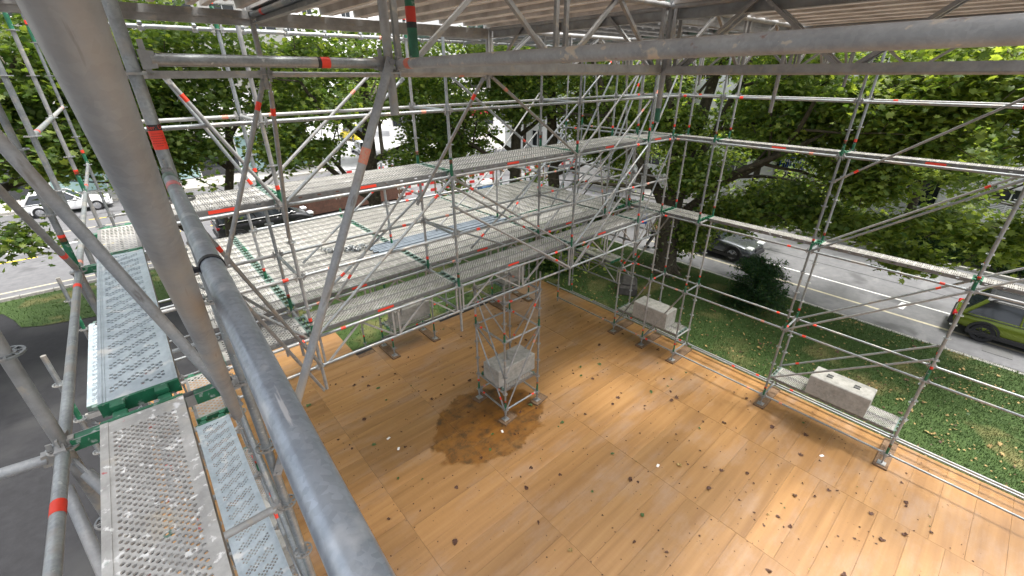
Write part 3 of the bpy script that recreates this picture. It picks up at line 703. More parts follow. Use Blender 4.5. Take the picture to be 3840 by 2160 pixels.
# ledger at eye level to the node, node to the right, long diagonals
l1 = ledger(LW, (XI, 2.40, 7.88), (1.21, 2.40, 7.875), material=GALV, sticker=False); tagged_sticker(l1, .68, .06); 
l2 = ledger(LW, (1.24, 2.40, 7.873), (1.182, -.17, 7.886), material=PIPE_MORTAR, sticker=False); sleeve(l2, .12, .05, mat('torn_orange_sticker', (.72, .1, .05), .6, 0, (.5, .25, .18), 0, 70))
b1 = brace(LW, (1.20, 2.35, 7.90), (.12, 2.36, 5.62), PIPE_GREY, r=TR, sticker=False); sleeve(b1, .48, .085, mat('weathered_orange_sticker', (.68, .17, .1), .7, 0, (.5, .3, .22), 0, 80), r=TR)
brace(LW, (.04, 2.36, 6.13), (-.027, -.5, 8.817), PIPE_GREY, r=TR, sticker=False)
b3 = brace(LW, (.06, 2.36, 6.20), (-.53, 2.47, 8.35), PIPE_GREY, r=TR, sticker=False)
standard(LW, 1.21, 2.40, 7.62, 9.2, stickers=False, green=False, material=GALV_OLD)
gp = obj('standard', cached('gpost', lambda: MB().tube((0, 0, 0), (0, 0, 1.3), TR, n=14).mesh('standard', GREEN, True)), LW, loc=Vector((1.262, 2.215, 7.9))-LW.location); tagged_sticker(gp, .13, .09)
gp['label'] = 'green painted upright tube with a red sticker'
brace(LW, (-.6, 4.97, ZR(12)), (-.6, 2.40, ZR(14)+.9)); brace(LW, (XL-.04, 6.04, ZR(8)), (XL-.04, 4.97, ZR(12))); brace(LW, (XL-.03, 4.97, ZR(4)), (XL-.03, 2.40, ZR(8))); brace(LW, (XL-.03, 2.4, ZR(8)), (XL-.03, 4.97, ZR(11)))
brace(LW, (XI-.03, 4.97, ZR(4)), (XI-.03, 2.4, ZR(8))); brace(LW, (XI-.03, 2.4, ZR(2)), (XI-.03, 4.97, ZR(6))); brace(LW, (XI-.03, 2.4, ZR(8)), (XI-.03, 4.97, ZR(12)))
brace(LW, (XL, 2.4, 6.25), (XI+.0, 1.0, 4.9), PIPE_GREY, r=TR, sticker=False)
hp = ledger(LW, (-1.7, 2.36, 6.43), (XL, 2.40, 6.29), material=PIPE_GREY, sticker=False); sleeve(hp, .82, .04, mat('thin_red_sticker', (.62, .09, .06), .6, 0, (.45, .2, .15), 0, 70))
brace(LW, (-.66, 2.42, 6.2), (-.45, .9, 5.2), PIPE_GREY, r=TR, sticker=False)
# console bracket and outer lower deck
for y in (6.04, 8.61): utransom(LW, (-1.25, y, 4.33), (XL, y, 4.33)); standard(LW, -1.28, y, 3.6, 5.2)
plank(LW, -1.2, 6.04, 4.41, 2.57, 'zinc', 'Y', TEAL)
brace(LW, (-1.25, 6.04, 4.3), (XL, 6.04, 3.4))
# walking decks
plank(LW, -.45, -.17, 6.41, 2.57, 'near', 'Y', GREEN)
plank(LW, -.45, 2.40, 6.43, 2.57, 'zinc', 'Y', GREEN)
plank(LW, -.45, 4.97, 6.41, 1.07, 'oval', 'Y', GREEN)
plank(LW, -.28, 4.97, 4.41, 1.07, 'oval', 'Y', GREEN)
plank(LW, -.30, 2.40, 4.41, 2.57, 'zinc', 'Y', GREEN); plank(LW, -.30, -.17, 4.41, 2.57, 'zinc', 'Y', GREEN)
for a, L in ((4.97, 1.07), (6.04, 2.57)): plank(LW, -.5, a, .9, L, 'oval', 'Y'); plank(LW, -.18, a, .9, L, 'oval', 'Y')
for a, b_ in ((2.4, 4.97), (-.17, 2.4)): ledger(LW, (XI, a, ZR(6)), (XI, b_, ZR(6)))

# ---------------------------------------------------------------- canopy of trusses and solid decks overhead
CA = thing('scaffold_canopy', 'overhead canopy of lattice trusses carrying solid ribbed decks above the walkways', 'scaffold canopy', (3.9, 2.4, 7.8))
lattice(CA, (1.21, 2.42, 7.84), (3.9, 2.42, 7.84), chord=GALV_OLD, heavy=True); lattice(CA, (3.9, 2.4, 7.84), (6.95, 2.4, 7.84), chord=GALV_OLD); lattice(CA, (6.95, 2.4, 7.84), (9.5, 2.4, 7.84), chord=GALV_OLD)
for x in (3.86, 3.96): lattice(CA, (x, -3.0, 7.83), (x, 2.4, 7.83), chord=GALV_OLD, web=GALV_OLD, heavy=True)
lattice(CA, (3.9, 2.4, 7.83), (3.9, 4.97, 7.83), chord=GALV_OLD); lattice(CA, (6.95, -.2, 7.83), (6.95, 4.97, 7.83), chord=GALV_OLD)
for y in (4.97, 5.03): lattice(CA, (3.9, y, 7.83), (6.95, y, 7.83), chord=GALV_OLD)
lattice(CA, (6.95, 4.97, 7.83), (9.5, 4.97, 7.83)); ledger(CA, (1.21, 4.97, 7.83), (3.9, 4.97, 7.81))
for x, y, z0 in ((3.9, 2.4, 7.40), (6.6, 2.4, 7.35), (1.21, 4.97, 7.7), (3.9, 4.97, 7.66), (6.95, 4.97, 7.7), (9.5, 4.97, 7.6), (6.95, -.17, 7.5), (9.5, 2.4, 7.6)):
    standard(CA, x, y, z0, 9.2 if y < 4 else 8.85, stickers=False, green=False, material=GALV_OLD)
sleeve(CA, 0, .12, GREEN, name='paint_band').location = Vector((3.9, 2.4, 7.41))-CA.location
for y in (4.97, 2.4): ledger(CA, (.12, y, 8.30), (1.21, y, 8.30)); ledger(CA, (1.21, y, 8.30), (3.9, y, 8.30)) if y > 4 else None
ledger(CA, (XI, 2.4, 8.30), (XI, 4.97, 8.30)); ledger(CA, (1.21, 2.4, 8.30), (1.21, 4.97, 8.30))
def edge_beam(p, q):
    p = Vector(p); q = Vector(q); d = q-p; L = d.length
    def mk():
        b = MB(); b.box((.03, -.02, -.06), (L-.03, -.016, .05)); b.box((.03, -.016, -.06), (L-.03, .03, -.056)); b.box((.03, -.016, .046), (L-.03, .03, .05)); b.box((.03, -.028, -.012), (L-.03, -.0205, .0)); return b.mesh('edge_beam', GALV_OLD)
    return obj('edge_beam', cached(('eb', round(L, 2)), mk), CA, mw=Matrix.Translation(p-CA.location) @ Matrix.Rotation(math.atan2(d.y, d.x), 4, 'Z'))
for a, b_ in ((-.62, .12), (.12, 1.21), (1.21, 3.9)): edge_beam((a, 4.93, 8.28), (b_, 4.93, 8.28))
for a, b_ in ((3.9, 6.5), (6.5, 9.1)): edge_beam((a, 2.52, 8.30), (b_, 2.52, 8.30))
for a, b_ in ((-.17, 2.4), (2.45, 4.9)):
    for x in (1.21, 3.9): edge_beam((x, a, 8.29), (x, b_, 8.29))
def solid_field(x0, x1, y0, y1, z, along='Y'):
    if along == 'Y':
        n = int((x1-x0)/.32); s = (x1-x0)/n
        for i in range(n): plank(CA, x0+i*s, y0, z, y1-y0, 'solid', 'Y', gap=.02)
    else:
        n = int((y1-y0)/.32); s = (y1-y0)/n
        for i in range(n): plank(CA, x0, y0+i*s, z, x1-x0, 'solid', 'X', gap=.02)
solid_field(-.62, 1.19, 2.4, 4.97, 8.41); solid_field(-.62, 1.19, -.17, 2.4, 8.41)
solid_field(1.21, 3.9, 2.4, 4.97, 8.41); solid_field(1.21, 3.9, -.17, 2.4, 8.41)
solid_field(3.95, 6.5, -.17, 2.4, 8.41); solid_field(6.5, 10.62, -.17, 2.4, 8.41)  # right-hand field is hidden from view, added to deepen shade on the floor
for y0 in (2.46, 2.82, 3.2, 3.6, 4.0, 4.4, 5.02, 5.4, 5.8, 6.2, 6.6):
    plank(CA, 3.98, y0, 8.40, 2.97, 'oval', 'X'); plank(CA, 6.95, y0, 8.40, 2.55, 'oval', 'X')
for x in (5.0, 6.0, 7.5, 8.5): ledger(CA, (x, 5.0, 8.31), (x, 7.07, 8.31), sticker=False)
# small scaffold couplers in a row on the far top ledger
cpl = obj('coupler_row', None, GA)
def cmesh():
    b = MB(); b.tube((-.03, 0, 0), (.03, 0, 0), .034, n=10); b.tube((0, -.045, .012), (0, .02, .012), .012, n=8); b.box((-.02, -.03, .03), (.02, .03, .065), bev=.006); return b.mesh('coupler', GALV)
for i in range(18): obj('coupler', cached('cpl', cmesh), GA, mw=Matrix.Translation(Vector((.55+.52*i, YB, 8.32))-GA.location) @ Matrix.Rotation(random.uniform(-.5, .5), 4, 'X'))
bpy.data.objects.remove(cpl)

# ---------------------------------------------------------------- sole boards, concrete blocks, loose things
def sole(x, y, label, L=1.15, rz=0):
    b = MB(); b.box((-.14, -.13, 0), (L-.14, .13, .043), bev=.004); o = obj('sole_board', cached(('sb', L), lambda: b.mesh('sole_board', TIMBER)), loc=(x, y, .001)); o.rotation_euler.z = rz
    tag(o, label, 'timber board', 'timber boards under the scaffold feet')
sole(XR, 7.13, 'timber board under the foot of the right scaffold wall nearest the far corner')
sole(XR, 6.04, 'middle of the three close timber boards beneath the concrete block by the far corner')
sole(XR, 4.95, 'timber board under the front foot of the far concrete block bay')
sole(XR, 2.38, 'timber board under the scaffold post at the left end of the near concrete block bay')
sole(XR, -.19, 'pale timber board under the scaffold post nearest the bright end of the floor')
sole(XR, -2.76, 'timber board under the post just outside the right end of the view')
for (x, y), t in zip(c4, ('front', 'right', 'rear', 'left')):
    sole(x-.02, y-.02, 'short wet timber board under the %s foot of the centre tower' % t, .45, .15)
sole(4.45, 10.72, 'timber board under the left foot of the tower at the far floor edge', 1.0, math.pi/2)
sole(5.9, 10.72, 'timber board under the right foot of the block tower at the far floor edge', 1.0, math.pi/2)
sole(8.9, 10.72, 'timber board at the far floor edge beneath the hanging gallery trusses', 1.0, math.pi/2)
sole(10.1, 10.72, 'timber board in the far right corner of the wooden floor', 1.0, math.pi/2)
def block(x, y, z, lx, ly, h, label, pockets=2, plug=False):
    t = thing('concrete_block', label, 'concrete block', (x, y, z), group='concrete ballast blocks on the scaffold')
    b = MB(); b.box((-lx/2, -ly/2, 0), (lx/2, ly/2, h), bev=.018); body = obj('block_body', b.mesh('block_body', CONC), t)
    for s_ in ((-.27, .27) if pockets == 2 else ()):
        p = MB(); p.box((-.05, -.05, -.002), (.05, .05, .004)); p.box((-.06, -.06, -.002), (-.05, .06, .02)); p.box((.05, -.06, -.002), (.06, .06, .02)); p.box((-.05, .05, -.002), (.05, .06, .02))
        obj('lifting_pocket', cached('pk', lambda: p.mesh('lifting_pocket', mat('dark_pocket', (.09, .09, .085), .8))), t, loc=((s_*lx/1.2, 0, h+.001) if lx > ly else (0, s_*ly/1.2, h+.001)))
    if plug:
        p = MB(); p.tube((-.11, -.1, h+.03), (.11, .22, h+.03), .017); p.tube((-.05, 0, h), (-.05, 0, h+.05), .012); obj('lifting_bar', p.mesh('lifting_bar', GALV_OLD), t)
    return t
block(5.82, 6.85, .905, 1.20, .60, .50, 'grey concrete block inside the square centre tower', 0, True)
block(10.95, 5.93, .905, .56, 1.15, .54, 'worn concrete block on the scaffold deck by the big tree trunk', 0, False)
block(10.97, 1.00, .905, .55, 1.18, .51, 'pale concrete block with two square lifting pockets beside the lawn', 2)
block(-.14, 6.0, .905, .66, 1.2, .5, 'concrete block seen below the lowest near walkway deck', 2)
block(5.3, 11.1, .905, 1.2, .5, .5, 'concrete block under the gallery at the far edge of the floor', 0)
block(9.5, 11.1, .905, .9, .5, .5, 'concrete block in the shade under the platform at the far corner', 0)
b = MB(); b.box((-.55, -.35, 0), (.55, .35, .42), bev=.07); b.box((-.42, -.26, .42), (.42, .26, .52), bev=.04)
o = obj('boulder', b.mesh('boulder', mat('dark_stone', (.10, .09, .085), .9, 0, (.05, .045, .04), .5, 5)), loc=(14.0, 8.9, -.22)); o.rotation_euler.z = .6
tag(o, 'dark weathered stone block lying on the lawn behind the far corner scaffold', 'stone')
# loose tubes on the platform
TUBEB = mat('new_bluish_tube', (.15, .18, .21), .5, .3, (.10, .125, .15), 0, 9)
for i in range(7):
    y = 8.20+.085*i+random.uniform(-.012, .012); x0 = 3.25+random.uniform(-.05, .25); L = 3.6+random.uniform(-.25, .2)
    b = MB(); b.tube((0, 0, 0), (L, random.uniform(-.02, .02), 0), .0235, n=10)
    tag(obj('loose_tube', b.mesh('loose_tube', TUBEB, True), loc=(x0, y, 4.45 if i != 3 else 4.452)), 'loose bluish scaffold tube in the bundle lying across the platform decks', 'steel tube', 'loose tubes on the platform')
def clampmesh():
    b = MB(); n = 10
    for s_, ax in ((-1, 0), (1, 1)):
        k = len(b.v); 
        for i in range(n):
            t = 2*math.pi*i/n*.86
            for rr, w in ((.026, -.014), (.034, -.014), (.034, .014), (.026, .014)):
                p = Vector((rr*math.cos(t)+s_*.036, w, rr*math.sin(t))) if ax == 0 else Vector((w+s_*.036, rr*math.cos(t), rr*math.sin(t)))
                b.v.append(tuple(p))
        for i in range(n-1):
            for j in range(4): b.f.append((k+i*4+j, k+i*4+(j+1) % 4, k+(i+1)*4+(j+1) % 4, k+(i+1)*4+j)); b.m.append(0)
    b.tube((-.06, 0, .03), (-.06, 0, .075), .008, n=6); b.tube((.0, .04, .0), (.06, .05, .03), .008, n=6)
    return b.mesh('pipe_clamp', GALV)
cm = clampmesh()
for i in range(30):
    a = random.random(); o = obj('pipe_clamp', cm, loc=(2.55+.85*a+random.uniform(-.06, .06), 9.15-.45*a+random.uniform(-.13, .13), 4.46)); o.rotation_euler = (random.uniform(-.6, .6), random.uniform(-.5, .5), random.uniform(0, 6.28))
    tag(o, 'galvanised pipe clamp lying in the small heap on the platform planks', 'clamp', 'pipe clamps heaped on the platform')
# yellow strap hanging under the guard rail
b = MB(); b.path([(0, 0, 0), (.01, .01, -.08), (-.01, .02, -.16), (.02, 0, -.24)], [.012, .016, .022, .006], n=6); b.path([(0, 0, -.02), (.03, -.01, -.1), (.04, 0, -.2)], [.01, .014, .004], n=6)
tag(obj('ribbon', b.mesh('ribbon', mat('yellow_plastic', (.75, .55, .02), .5)), loc=(.16, 4.6, 2.35)), 'yellow plastic ribbon tied to a tube low on the left scaffold', 'ribbon')
# paper scraps
for (x, y, rz, lab) in ((2.75, 7.75, .3, 'small white paper scrap left of the soaked patch, the farther of the pair'), (2.78, 7.3, .9, 'small white paper scrap left of the soaked patch, the nearer of the pair'), (4.95, 6.12, 1.2, 'white paper scrap on the soaked wood beside the tower foot'), (6.9, 3.05, .2, 'white paper scrap lying alone in the middle of the dry floor'), (9.95, .75, 2.6, 'long thin white scrap on the brightly lit end of the floor')):
    b = MB(); b.box((-.045, -.025, 0), (.045, .025, .003)); o = obj('paper_scrap', cached('paper', lambda: b.mesh('paper_scrap', PAPER)), loc=(x, y, .002)); o.rotation_euler = (0, .04, rz); tag(o, lab, 'paper')
# fallen leaves ---------------------------------------------------
def leaf_outline(s=1.):
    P = []
    for a, rr in ((-90, .12), (-55, .42), (-38, .30), (-8, .52), (14, .30), (38, .55), (62, .30), (90, .62), (118, .30), (142, .55), (166, .30), (188, .52), (218, .30), (235, .42)):
        P.append((rr*math.cos(R(a))*s, (rr*math.sin(R(a))-.05)*s))
    return P
LO = leaf_outline()
def ground_leaf(m, curl):
    b = MB(); v = [(0, -.05, 0)]+[(x, y, curl*(x*x*2.2)+curl*.4*(y*y)) for x, y in LO]; n = len(LO)
    b.add(v, [(0, i+1, (i+1) % n+1) for i in range(n)]); b.path([(0, -.1, .01), (.03, -.34, .01), (.08, -.5, .03)], [.012, .01, .006], n=4)
    return b.mesh('fallen_leaf', m)
def blob_leaf(m, k_):
    random.seed(k_); b = MB(); n = 9; v = [(0, 0, .05)]
    for i in range(n):
        a = 2*math.pi*i/n; rr = random.uniform(.28, .58); v.append((rr*math.cos(a), rr*math.sin(a)*.8, random.uniform(0, .32)))
    b.add(v, [(0, i+1, (i+1) % n+1) for i in range(n)]); b.path([(.3, 0, .02), (.55, .05, .03), (.7, .14, .02)], [.02, .015, .008], n=4); return b.mesh('fallen_leaf', m)
gl = [g_ for m in (BROWNL, GREENL, DEADL) for g_ in (ground_leaf(m, .3), blob_leaf(m, 3), blob_leaf(m, 8), blob_leaf(m, 21))]; random.seed(77)
names3 = {0: ('curled brown plane leaf lying on the wooden floor', 'brown leaves on the floor'), 1: ('green plane leaf lying on the wooden floor', 'green leaves on the floor'), 2: ('yellowish plane leaf lying on the wooden floor', 'yellow leaves on the floor')}
clus = [(7.6, 1.6), (4.9, 8.4), (8.0, 5.6), (9.0, 1.0), (9.6, 3.2), (7.9, -.1), (3.6, 9.3), (9.2, 7.0), (6.4, 1.3)]
for i in range(330):
    if random.random() < .4:
        c = random.choice(clus); x, y = random.gauss(c[0], 1.0), random.gauss(c[1], 1.0)
    else: x, y = random.uniform(.8, 11.4), random.uniform(-1.5, 11.2)
    if not (.4 < x < 11.5 and -1.8 < y < 11.3): continue
    t = random.choices((0, 1, 2), (.8, .15, .05))[0]
    o = obj('fallen_leaf', gl[t*4+random.randrange(4)], loc=(x, y, .004)); o.rotation_euler = (random.uniform(-.15, .15), random.uniform(-.15, .15), random.uniform(0, 6.28))
    s_ = random.choice((.035, .045, .06, .08, .11)) if random.random() < .88 else .15; o.scale = (s_*random.uniform(.45, 1), s_, s_)
    o['label'], o['group'] = names3[t]; o['category'] = 'leaf'
# ---------------------------------------------------------------- litter and grass
def scatter_mesh(name, base, pts, sc, rot, mats, midx=None, tilt=None, kind='stuff', parent=None):
    """many copies of a small outline baked into one mesh (numpy)"""
    base = np.array(base, float); nv = len(base); n = len(pts)
    ang = rot; ca, sa = np.cos(ang), np.sin(ang)
    v = np.repeat(base[None], n, 0)*sc[:, None, None]
    x = v[..., 0]*ca[:, None]-v[..., 1]*sa[:, None]; y = v[..., 0]*sa[:, None]+v[..., 1]*ca[:, None]; z = v[..., 2]
    V = np.stack([x, y, z], -1)
    if tilt is not None:
        tx, ty = tilt[:, 0], tilt[:, 1]
        c, s = np.cos(tx)[:, None], np.sin(tx)[:, None]; y2 = V[..., 1]*c-V[..., 2]*s; z2 = V[..., 1]*s+V[..., 2]*c
        c, s = np.cos(ty)[:, None], np.sin(ty)[:, None]; x3 = V[..., 0]*c+z2*s; z3 = -V[..., 0]*s+z2*c
        V = np.stack([x3, y2, z3], -1)
    V = V+np.asarray(pts)[:, None, :]
    return V, nv, n
def bake(name, base, faces, pts, sc, rot, mats, midx=None, tilt=None, parent=None):
    V, nv, n = scatter_mesh(name, base, pts, sc, rot, mats, midx, tilt)
    F = [np.array(f_) for f_ in faces]; me = bpy.data.meshes.new(name)
    me.vertices.add(n*nv); me.vertices.foreach_set('co', V.reshape(-1).astype(np.float32))
    ls = np.concatenate([np.array(f_) for f_ in faces]); sizes = np.array([len(f_) for f_ in faces]); 
    L = (ls[None]+np.arange(n)[:, None]*nv).reshape(-1); me.loops.add(len(L)); me.loops.foreach_set('vertex_index', L.astype(np.int32))
    tot = np.tile(sizes, n); st = np.concatenate([[0], np.cumsum(tot)[:-1]]); me.polygons.add(len(tot)); me.polygons.foreach_set('loop_start', st.astype(np.int32))
    for q in mats: me.materials.append(q)
    if midx is not None: me.polygons.foreach_set('material_index', np.repeat(midx, len(faces)).astype(np.int32))
    me.update(calc_edges=True); me.validate(); return obj(name, me, parent)
LEAF_V = [(0, 0, 0)]+[(x, y, -.10*abs(x)+.03*y) for x, y in leaf_outline()]
LEAF_F = [(0, i+1, (i+1) % 14+1) for i in range(14)]
# simpler five-lobed leaf for crowns
s5 = [(-.10, -.42), (-.5, -.2), (-.28, 0), (-.42, .34), (-.12, .22), (0, .6), (.12, .22), (.42, .34), (.28, 0), (.5, -.2), (.10, -.42)]
CR_V = [(0, 0, .06)]+[(x, y, -.16*abs(x)) for x, y in s5]; CR_F = [(0, i+1, (i+1) % 11+1) for i in range(11)]
CR_F2 = [(0, 1, 2, 3), (0, 3, 4, 5), (0, 5, 6, 7), (0, 7, 8, 9), (0, 9, 10, 11), (0, 11, 1)]
def inpoly(x, y, P):
    c = np.zeros(len(x), bool); n = len(P)
    for i in range(n):
        x1, y1 = P[i]; x2, y2 = P[(i+1) % n]
        if y1 == y2: continue
        t = ((y1 > y) != (y2 > y)) & (x < (x2-x1)*(y-y1)/(y2-y1)+x1); c ^= t
    return c
N = 190000
gx = rng.uniform(11.2, 18.2, N); gy = rng.uniform(-4, 15, N); k = inpoly(gx, gy, lawn_pts); k &= (gx > 11.72) | (gy > 12); gx, gy = gx[k], gy[k]
bake('grass', [(-.006, 0, 0), (.006, 0, 0), (.004, .012, .05)], [(0, 1, 2)], np.stack([gx, gy, np.full(len(gx), -.2)], -1), rng.uniform(.6, 1.35, len(gx)), rng.uniform(0, 6.28, len(gx)), [BLADE], tilt=rng.normal(0, .25, (len(gx), 2)))['kind'] = 'stuff'
N = 40000; gx = rng.uniform(-8, 11, N); gy = rng.uniform(11.8, 24.8, N); k = inpoly(gx, gy, lawn_pts); gx, gy = gx[k], gy[k]
bake('grass', [(-.012, 0, 0), (.012, 0, 0), (.004, .012, .06)], [(0, 1, 2)], np.stack([gx, gy, np.full(len(gx), -.2)], -1), rng.uniform(.6, 1.35, len(gx)), rng.uniform(0, 6.28, len(gx)), [BLADE], tilt=rng.normal(0, .25, (len(gx), 2)))['kind'] = 'stuff'
N = 2000; gx = rng.uniform(11.7, 18.1, N); gy = rng.uniform(-4, 15, N); k = inpoly(gx, gy, lawn_pts); gx, gy = gx[k], gy[k]
for c in ((14.2, .6), (15.6, -1.2), (13.0, -1.0), (14.0, 3.5)):
    m_ = 16; gx = np.concatenate([gx, rng.normal(c[0], .22, m_)]); gy = np.concatenate([gy, rng.normal(c[1], .16, m_)])
n = len(gx)
bake('leaf_litter', LEAF_V, LEAF_F, np.stack([gx, gy, np.full(n, -.155)], -1), rng.choice([.045, .06, .08, .13], n, p=[.45, .3, .2, .05]), rng.uniform(0, 6.28, n), [DEADL, BROWNL, GREENL], rng.choice([0, 1, 2], n, p=[.72, .2, .08]), rng.normal(0, .35, (n, 2)))['kind'] = 'stuff'
N = 2300; gx = rng.uniform(.4, 11.5, N); gy = rng.uniform(-2, 11.3, N)
bake('leaf_litter', [(-.5, -.2, 0), (.4, -.35, 0), (.6, .2, .1), (0, .45, .25), (-.45, .3, .05)], [(0, 1, 2, 3, 4)], np.stack([gx, gy, np.full(N, .004)], -1), rng.gamma(2.2, .0065, N).clip(.006, .035), rng.uniform(0, 6.28, N), [BROWNL], None, rng.normal(0, .2, (N, 2)))['kind'] = 'stuff'

# ---------------------------------------------------------------- trees
def limb(b, p, d, L, r0, depth, tips, wander=.28, lift=.12):
    pts = [Vector(p)]; rads = [r0]; d = Vector(d).normalized(); n = max(4, int(L/.55))
    for i in range(n):
        d = (d+Vector((random.gauss(0, wander*.4), random.gauss(0, wander*.4), random.gauss(0, wander*.3)+lift*.12))).normalized()
        pts.append(pts[-1]+d*(L/n)); rads.append(r0*(1-.72*(i+1)/n))
        if depth > 0 and i > n*.3 and random.random() < .62:
            s = Vector((random.gauss(0, 1), random.gauss(0, 1), random.gauss(0, .55))); s = (s-d*s.dot(d)).normalized()
            limb(b, pts[-1], (d*.6+s).normalized(), L*random.uniform(.38, .6), rads[-1]*.6, depth-1, tips, wander, lift)
    b.path(pts, rads, n=10 if r0 > .1 else 6)
    if depth == 0: tips.extend(pts[1:])
    else: tips.append(pts[-1])
def tree(label, base, trunk, limbs, clumps, nleaf, size=.19, mix=(.5, .25, .25), group='plane trees around the scaffold', name='plane_tree', bark=BARK, leafs=(LEAFA, LEAFB, LEAFC), seed=1, droop=.0, depth=2):
    random.seed(seed); rg = np.random.default_rng(seed)
    t = thing(name, label, 'tree', base, group=group); B0 = Vector(base)
    b = MB(); pts, rads = trunk
    pts = [Vector(p)-B0 for p in pts]
    b.path(pts, rads, n=16)
    for j in range(7):   # root flare
        a = j*.9+.3; q = Vector((math.cos(a), math.sin(a), 0))*rads[0]
        b.path([pts[0]+q*.35+Vector((0, 0, .5)), pts[0]+q*.9+Vector((0, 0, .12)), pts[0]+q*1.6-Vector((0, 0, .06))], [rads[0]*.5, rads[0]*.33, rads[0]*.14], n=7)
    obj('trunk', b.mesh('trunk', bark, True), t)
    b = MB(); tips = []; tw = MB()
    for p, d, L, r0 in limbs: limb(b, Vector(p)-B0, d, L, r0, depth, tips)
    # leaf positions: bunches hung in the clumps and along the twigs
    P = []
    tot = sum(c[4]*c[1]*c[2]*c[3] if False else c[4] for c in clumps)
    for c in clumps:
        ctr, rx, ry, rz, wgt = Vector(c[0])-B0, c[1], c[2], c[3], c[4]
        nc = max(4, int(nleaf*1.3*wgt/tot/26))
        v = rg.normal(size=(nc, 3)); v /= np.linalg.norm(v, axis=1)[:, None]; v *= rg.uniform(.25, 1., (nc, 1))**.45
        cc = v*np.array([rx, ry, rz])*1.12+np.array(ctr)
        sub = np.repeat(cc, 26, 0)+rg.normal(size=(nc*26, 3))*np.array([.30, .30, .13]); P.append(sub)
        for q in cc[::3]:   # a twig carries each bunch
            q = Vector(q); e = q+Vector((random.gauss(0, .4), random.gauss(0, .4), random.uniform(-.5, .1)))
            tw.path([e, (e+q)/2+Vector((0, 0, .06)), q], [.018, .012, .006], n=4)
    if tips:
        tp = np.array([tuple(q) for q in tips]); idx = rg.integers(0, len(tp), int(nleaf*.16)); P.append(tp[idx]+rg.normal(size=(len(idx), 3))*.33)
    obj('branches', b.mesh('branches', bark, True), t); obj('twigs', tw.mesh('twigs', bark), t)['kind'] = 'stuff'
    P = np.concatenate(P); n = len(P)
    V = bake('crown', CR_V, CR_F2, P, size*rg.uniform(.6, 1.15, n), rg.uniform(0, 6.28, n), leafs, rg.choice([0, 1, 2], n, p=mix), rg.normal(droop, .55, (n, 2)), parent=t)
    return t
G0 = -.2
tree('large plane tree with a dark forked trunk behind the middle of the platform', (8.2, 19.4, G0),
     ([(8.2, 19.4, G0), (8.2, 19.4, 1.5), (8.25, 19.4, 3.2), (8.35, 19.4, 5), (8.5, 19.5, 7), (8.6, 19.6, 9.5)], [.34, .29, .28, .26, .2, .12]),
     [((8.2, 19.4, 2.6), (-1, -.1, .75), 5.0, .16), ((8.2, 19.4, 2.4), (-.8, .3, 1.1), 4.5, .13), ((8.3, 19.4, 4.2), (1, .2, .35), 5, .15), ((8.3, 19.4, 3.6), (.9, -.5, .1), 4.5, .12), ((8.3, 19.4, 5.2), (-.7, -.6, .6), 5, .14), ((8.4, 19.4, 6), (.6, .7, .6), 5, .12), ((8.3, 19.4, 3.4), (1, -.2, -.02), 4, .08)],
     [((4.4, 17.8, 5.5), .9, .9, .75, .8), ((5.3, 18.2, 6.6), 1.0, 1, .5, .5), ((6.0, 18.5, 8.0), 1.6, 1.6, .7, .9), ((8.6, 19, 8.6), 2.6, 2.4, .8, 1.3), ((10.6, 18.4, 6.7), 1.5, 1.5, 1.0, 1.5), ((11.0, 18.0, 5.0), 1.4, 1.2, .85, 1.4), ((13.0, 18.6, 5.6), 1.4, 1.4, 1.5, 1.3), ((12.5, 18, 8.4), 2.4, 2.4, 1.0, 1.3), ((5.9, 18.0, 5.2), .6, .6, .35, .25), ((7.2, 18, 6.6), .8, .8, .4, .35), ((9.2, 17.6, 4.5), .7, .6, .35, .3), ((7.5, 17, 12.2), 5.0, 4.5, 1.8, 4.0)], 23000, mix=(.55, .25, .20), seed=3)  # topmost clump lies above the view, added to shade the ground
tree('plane tree with two leaning trunks left of centre in front of the glass shopfront', (2.3, 20.6, G0),
     ([(2.3, 20.6, G0), (2.25, 20.6, 1.5), (2.5, 20.6, 3), (3.1, 20.5, 5), (3.5, 20.4, 7.5)], [.24, .19, .17, .14, .09]),
     [((2.3, 20.6, .4), (-.35, .05, 1), 6, .16), ((2.6, 20.6, 3.2), (1, -.3, .6), 4.0, .10), ((3, 20.6, 4.4), (-.8, -.3, .7), 4, .1), ((3.2, 20.5, 5.6), (.7, .3, .7), 3.5, .09)],
     [((1.6, 19.2, 6.0), 1.0, 1.2, 1.0, 1.6), ((.6, 18.9, 5.4), .8, .9, 1.1, 1.2), ((2.6, 19.2, 7.2), 1.2, 1.2, .8, 1.1), ((3.4, 19.8, 8.6), 1.8, 1.8, .8, 1.0), ((.6, 19.2, 7.6), 1.3, 1.5, .9, 1.2), ((.4, 18.6, 3.9), .45, .5, .7, .4), ((4.6, 20, 6.6), .6, .7, .4, .3), ((1.0, 19.2, 9.3), 2.2, 1.8, .8, 1.3), ((1.5, 18, 12), 4, 3.8, 1.5, 2.4)], 14500, mix=(.55, .3, .15), seed=5)  # highest clump is unseen, added as overhead shade
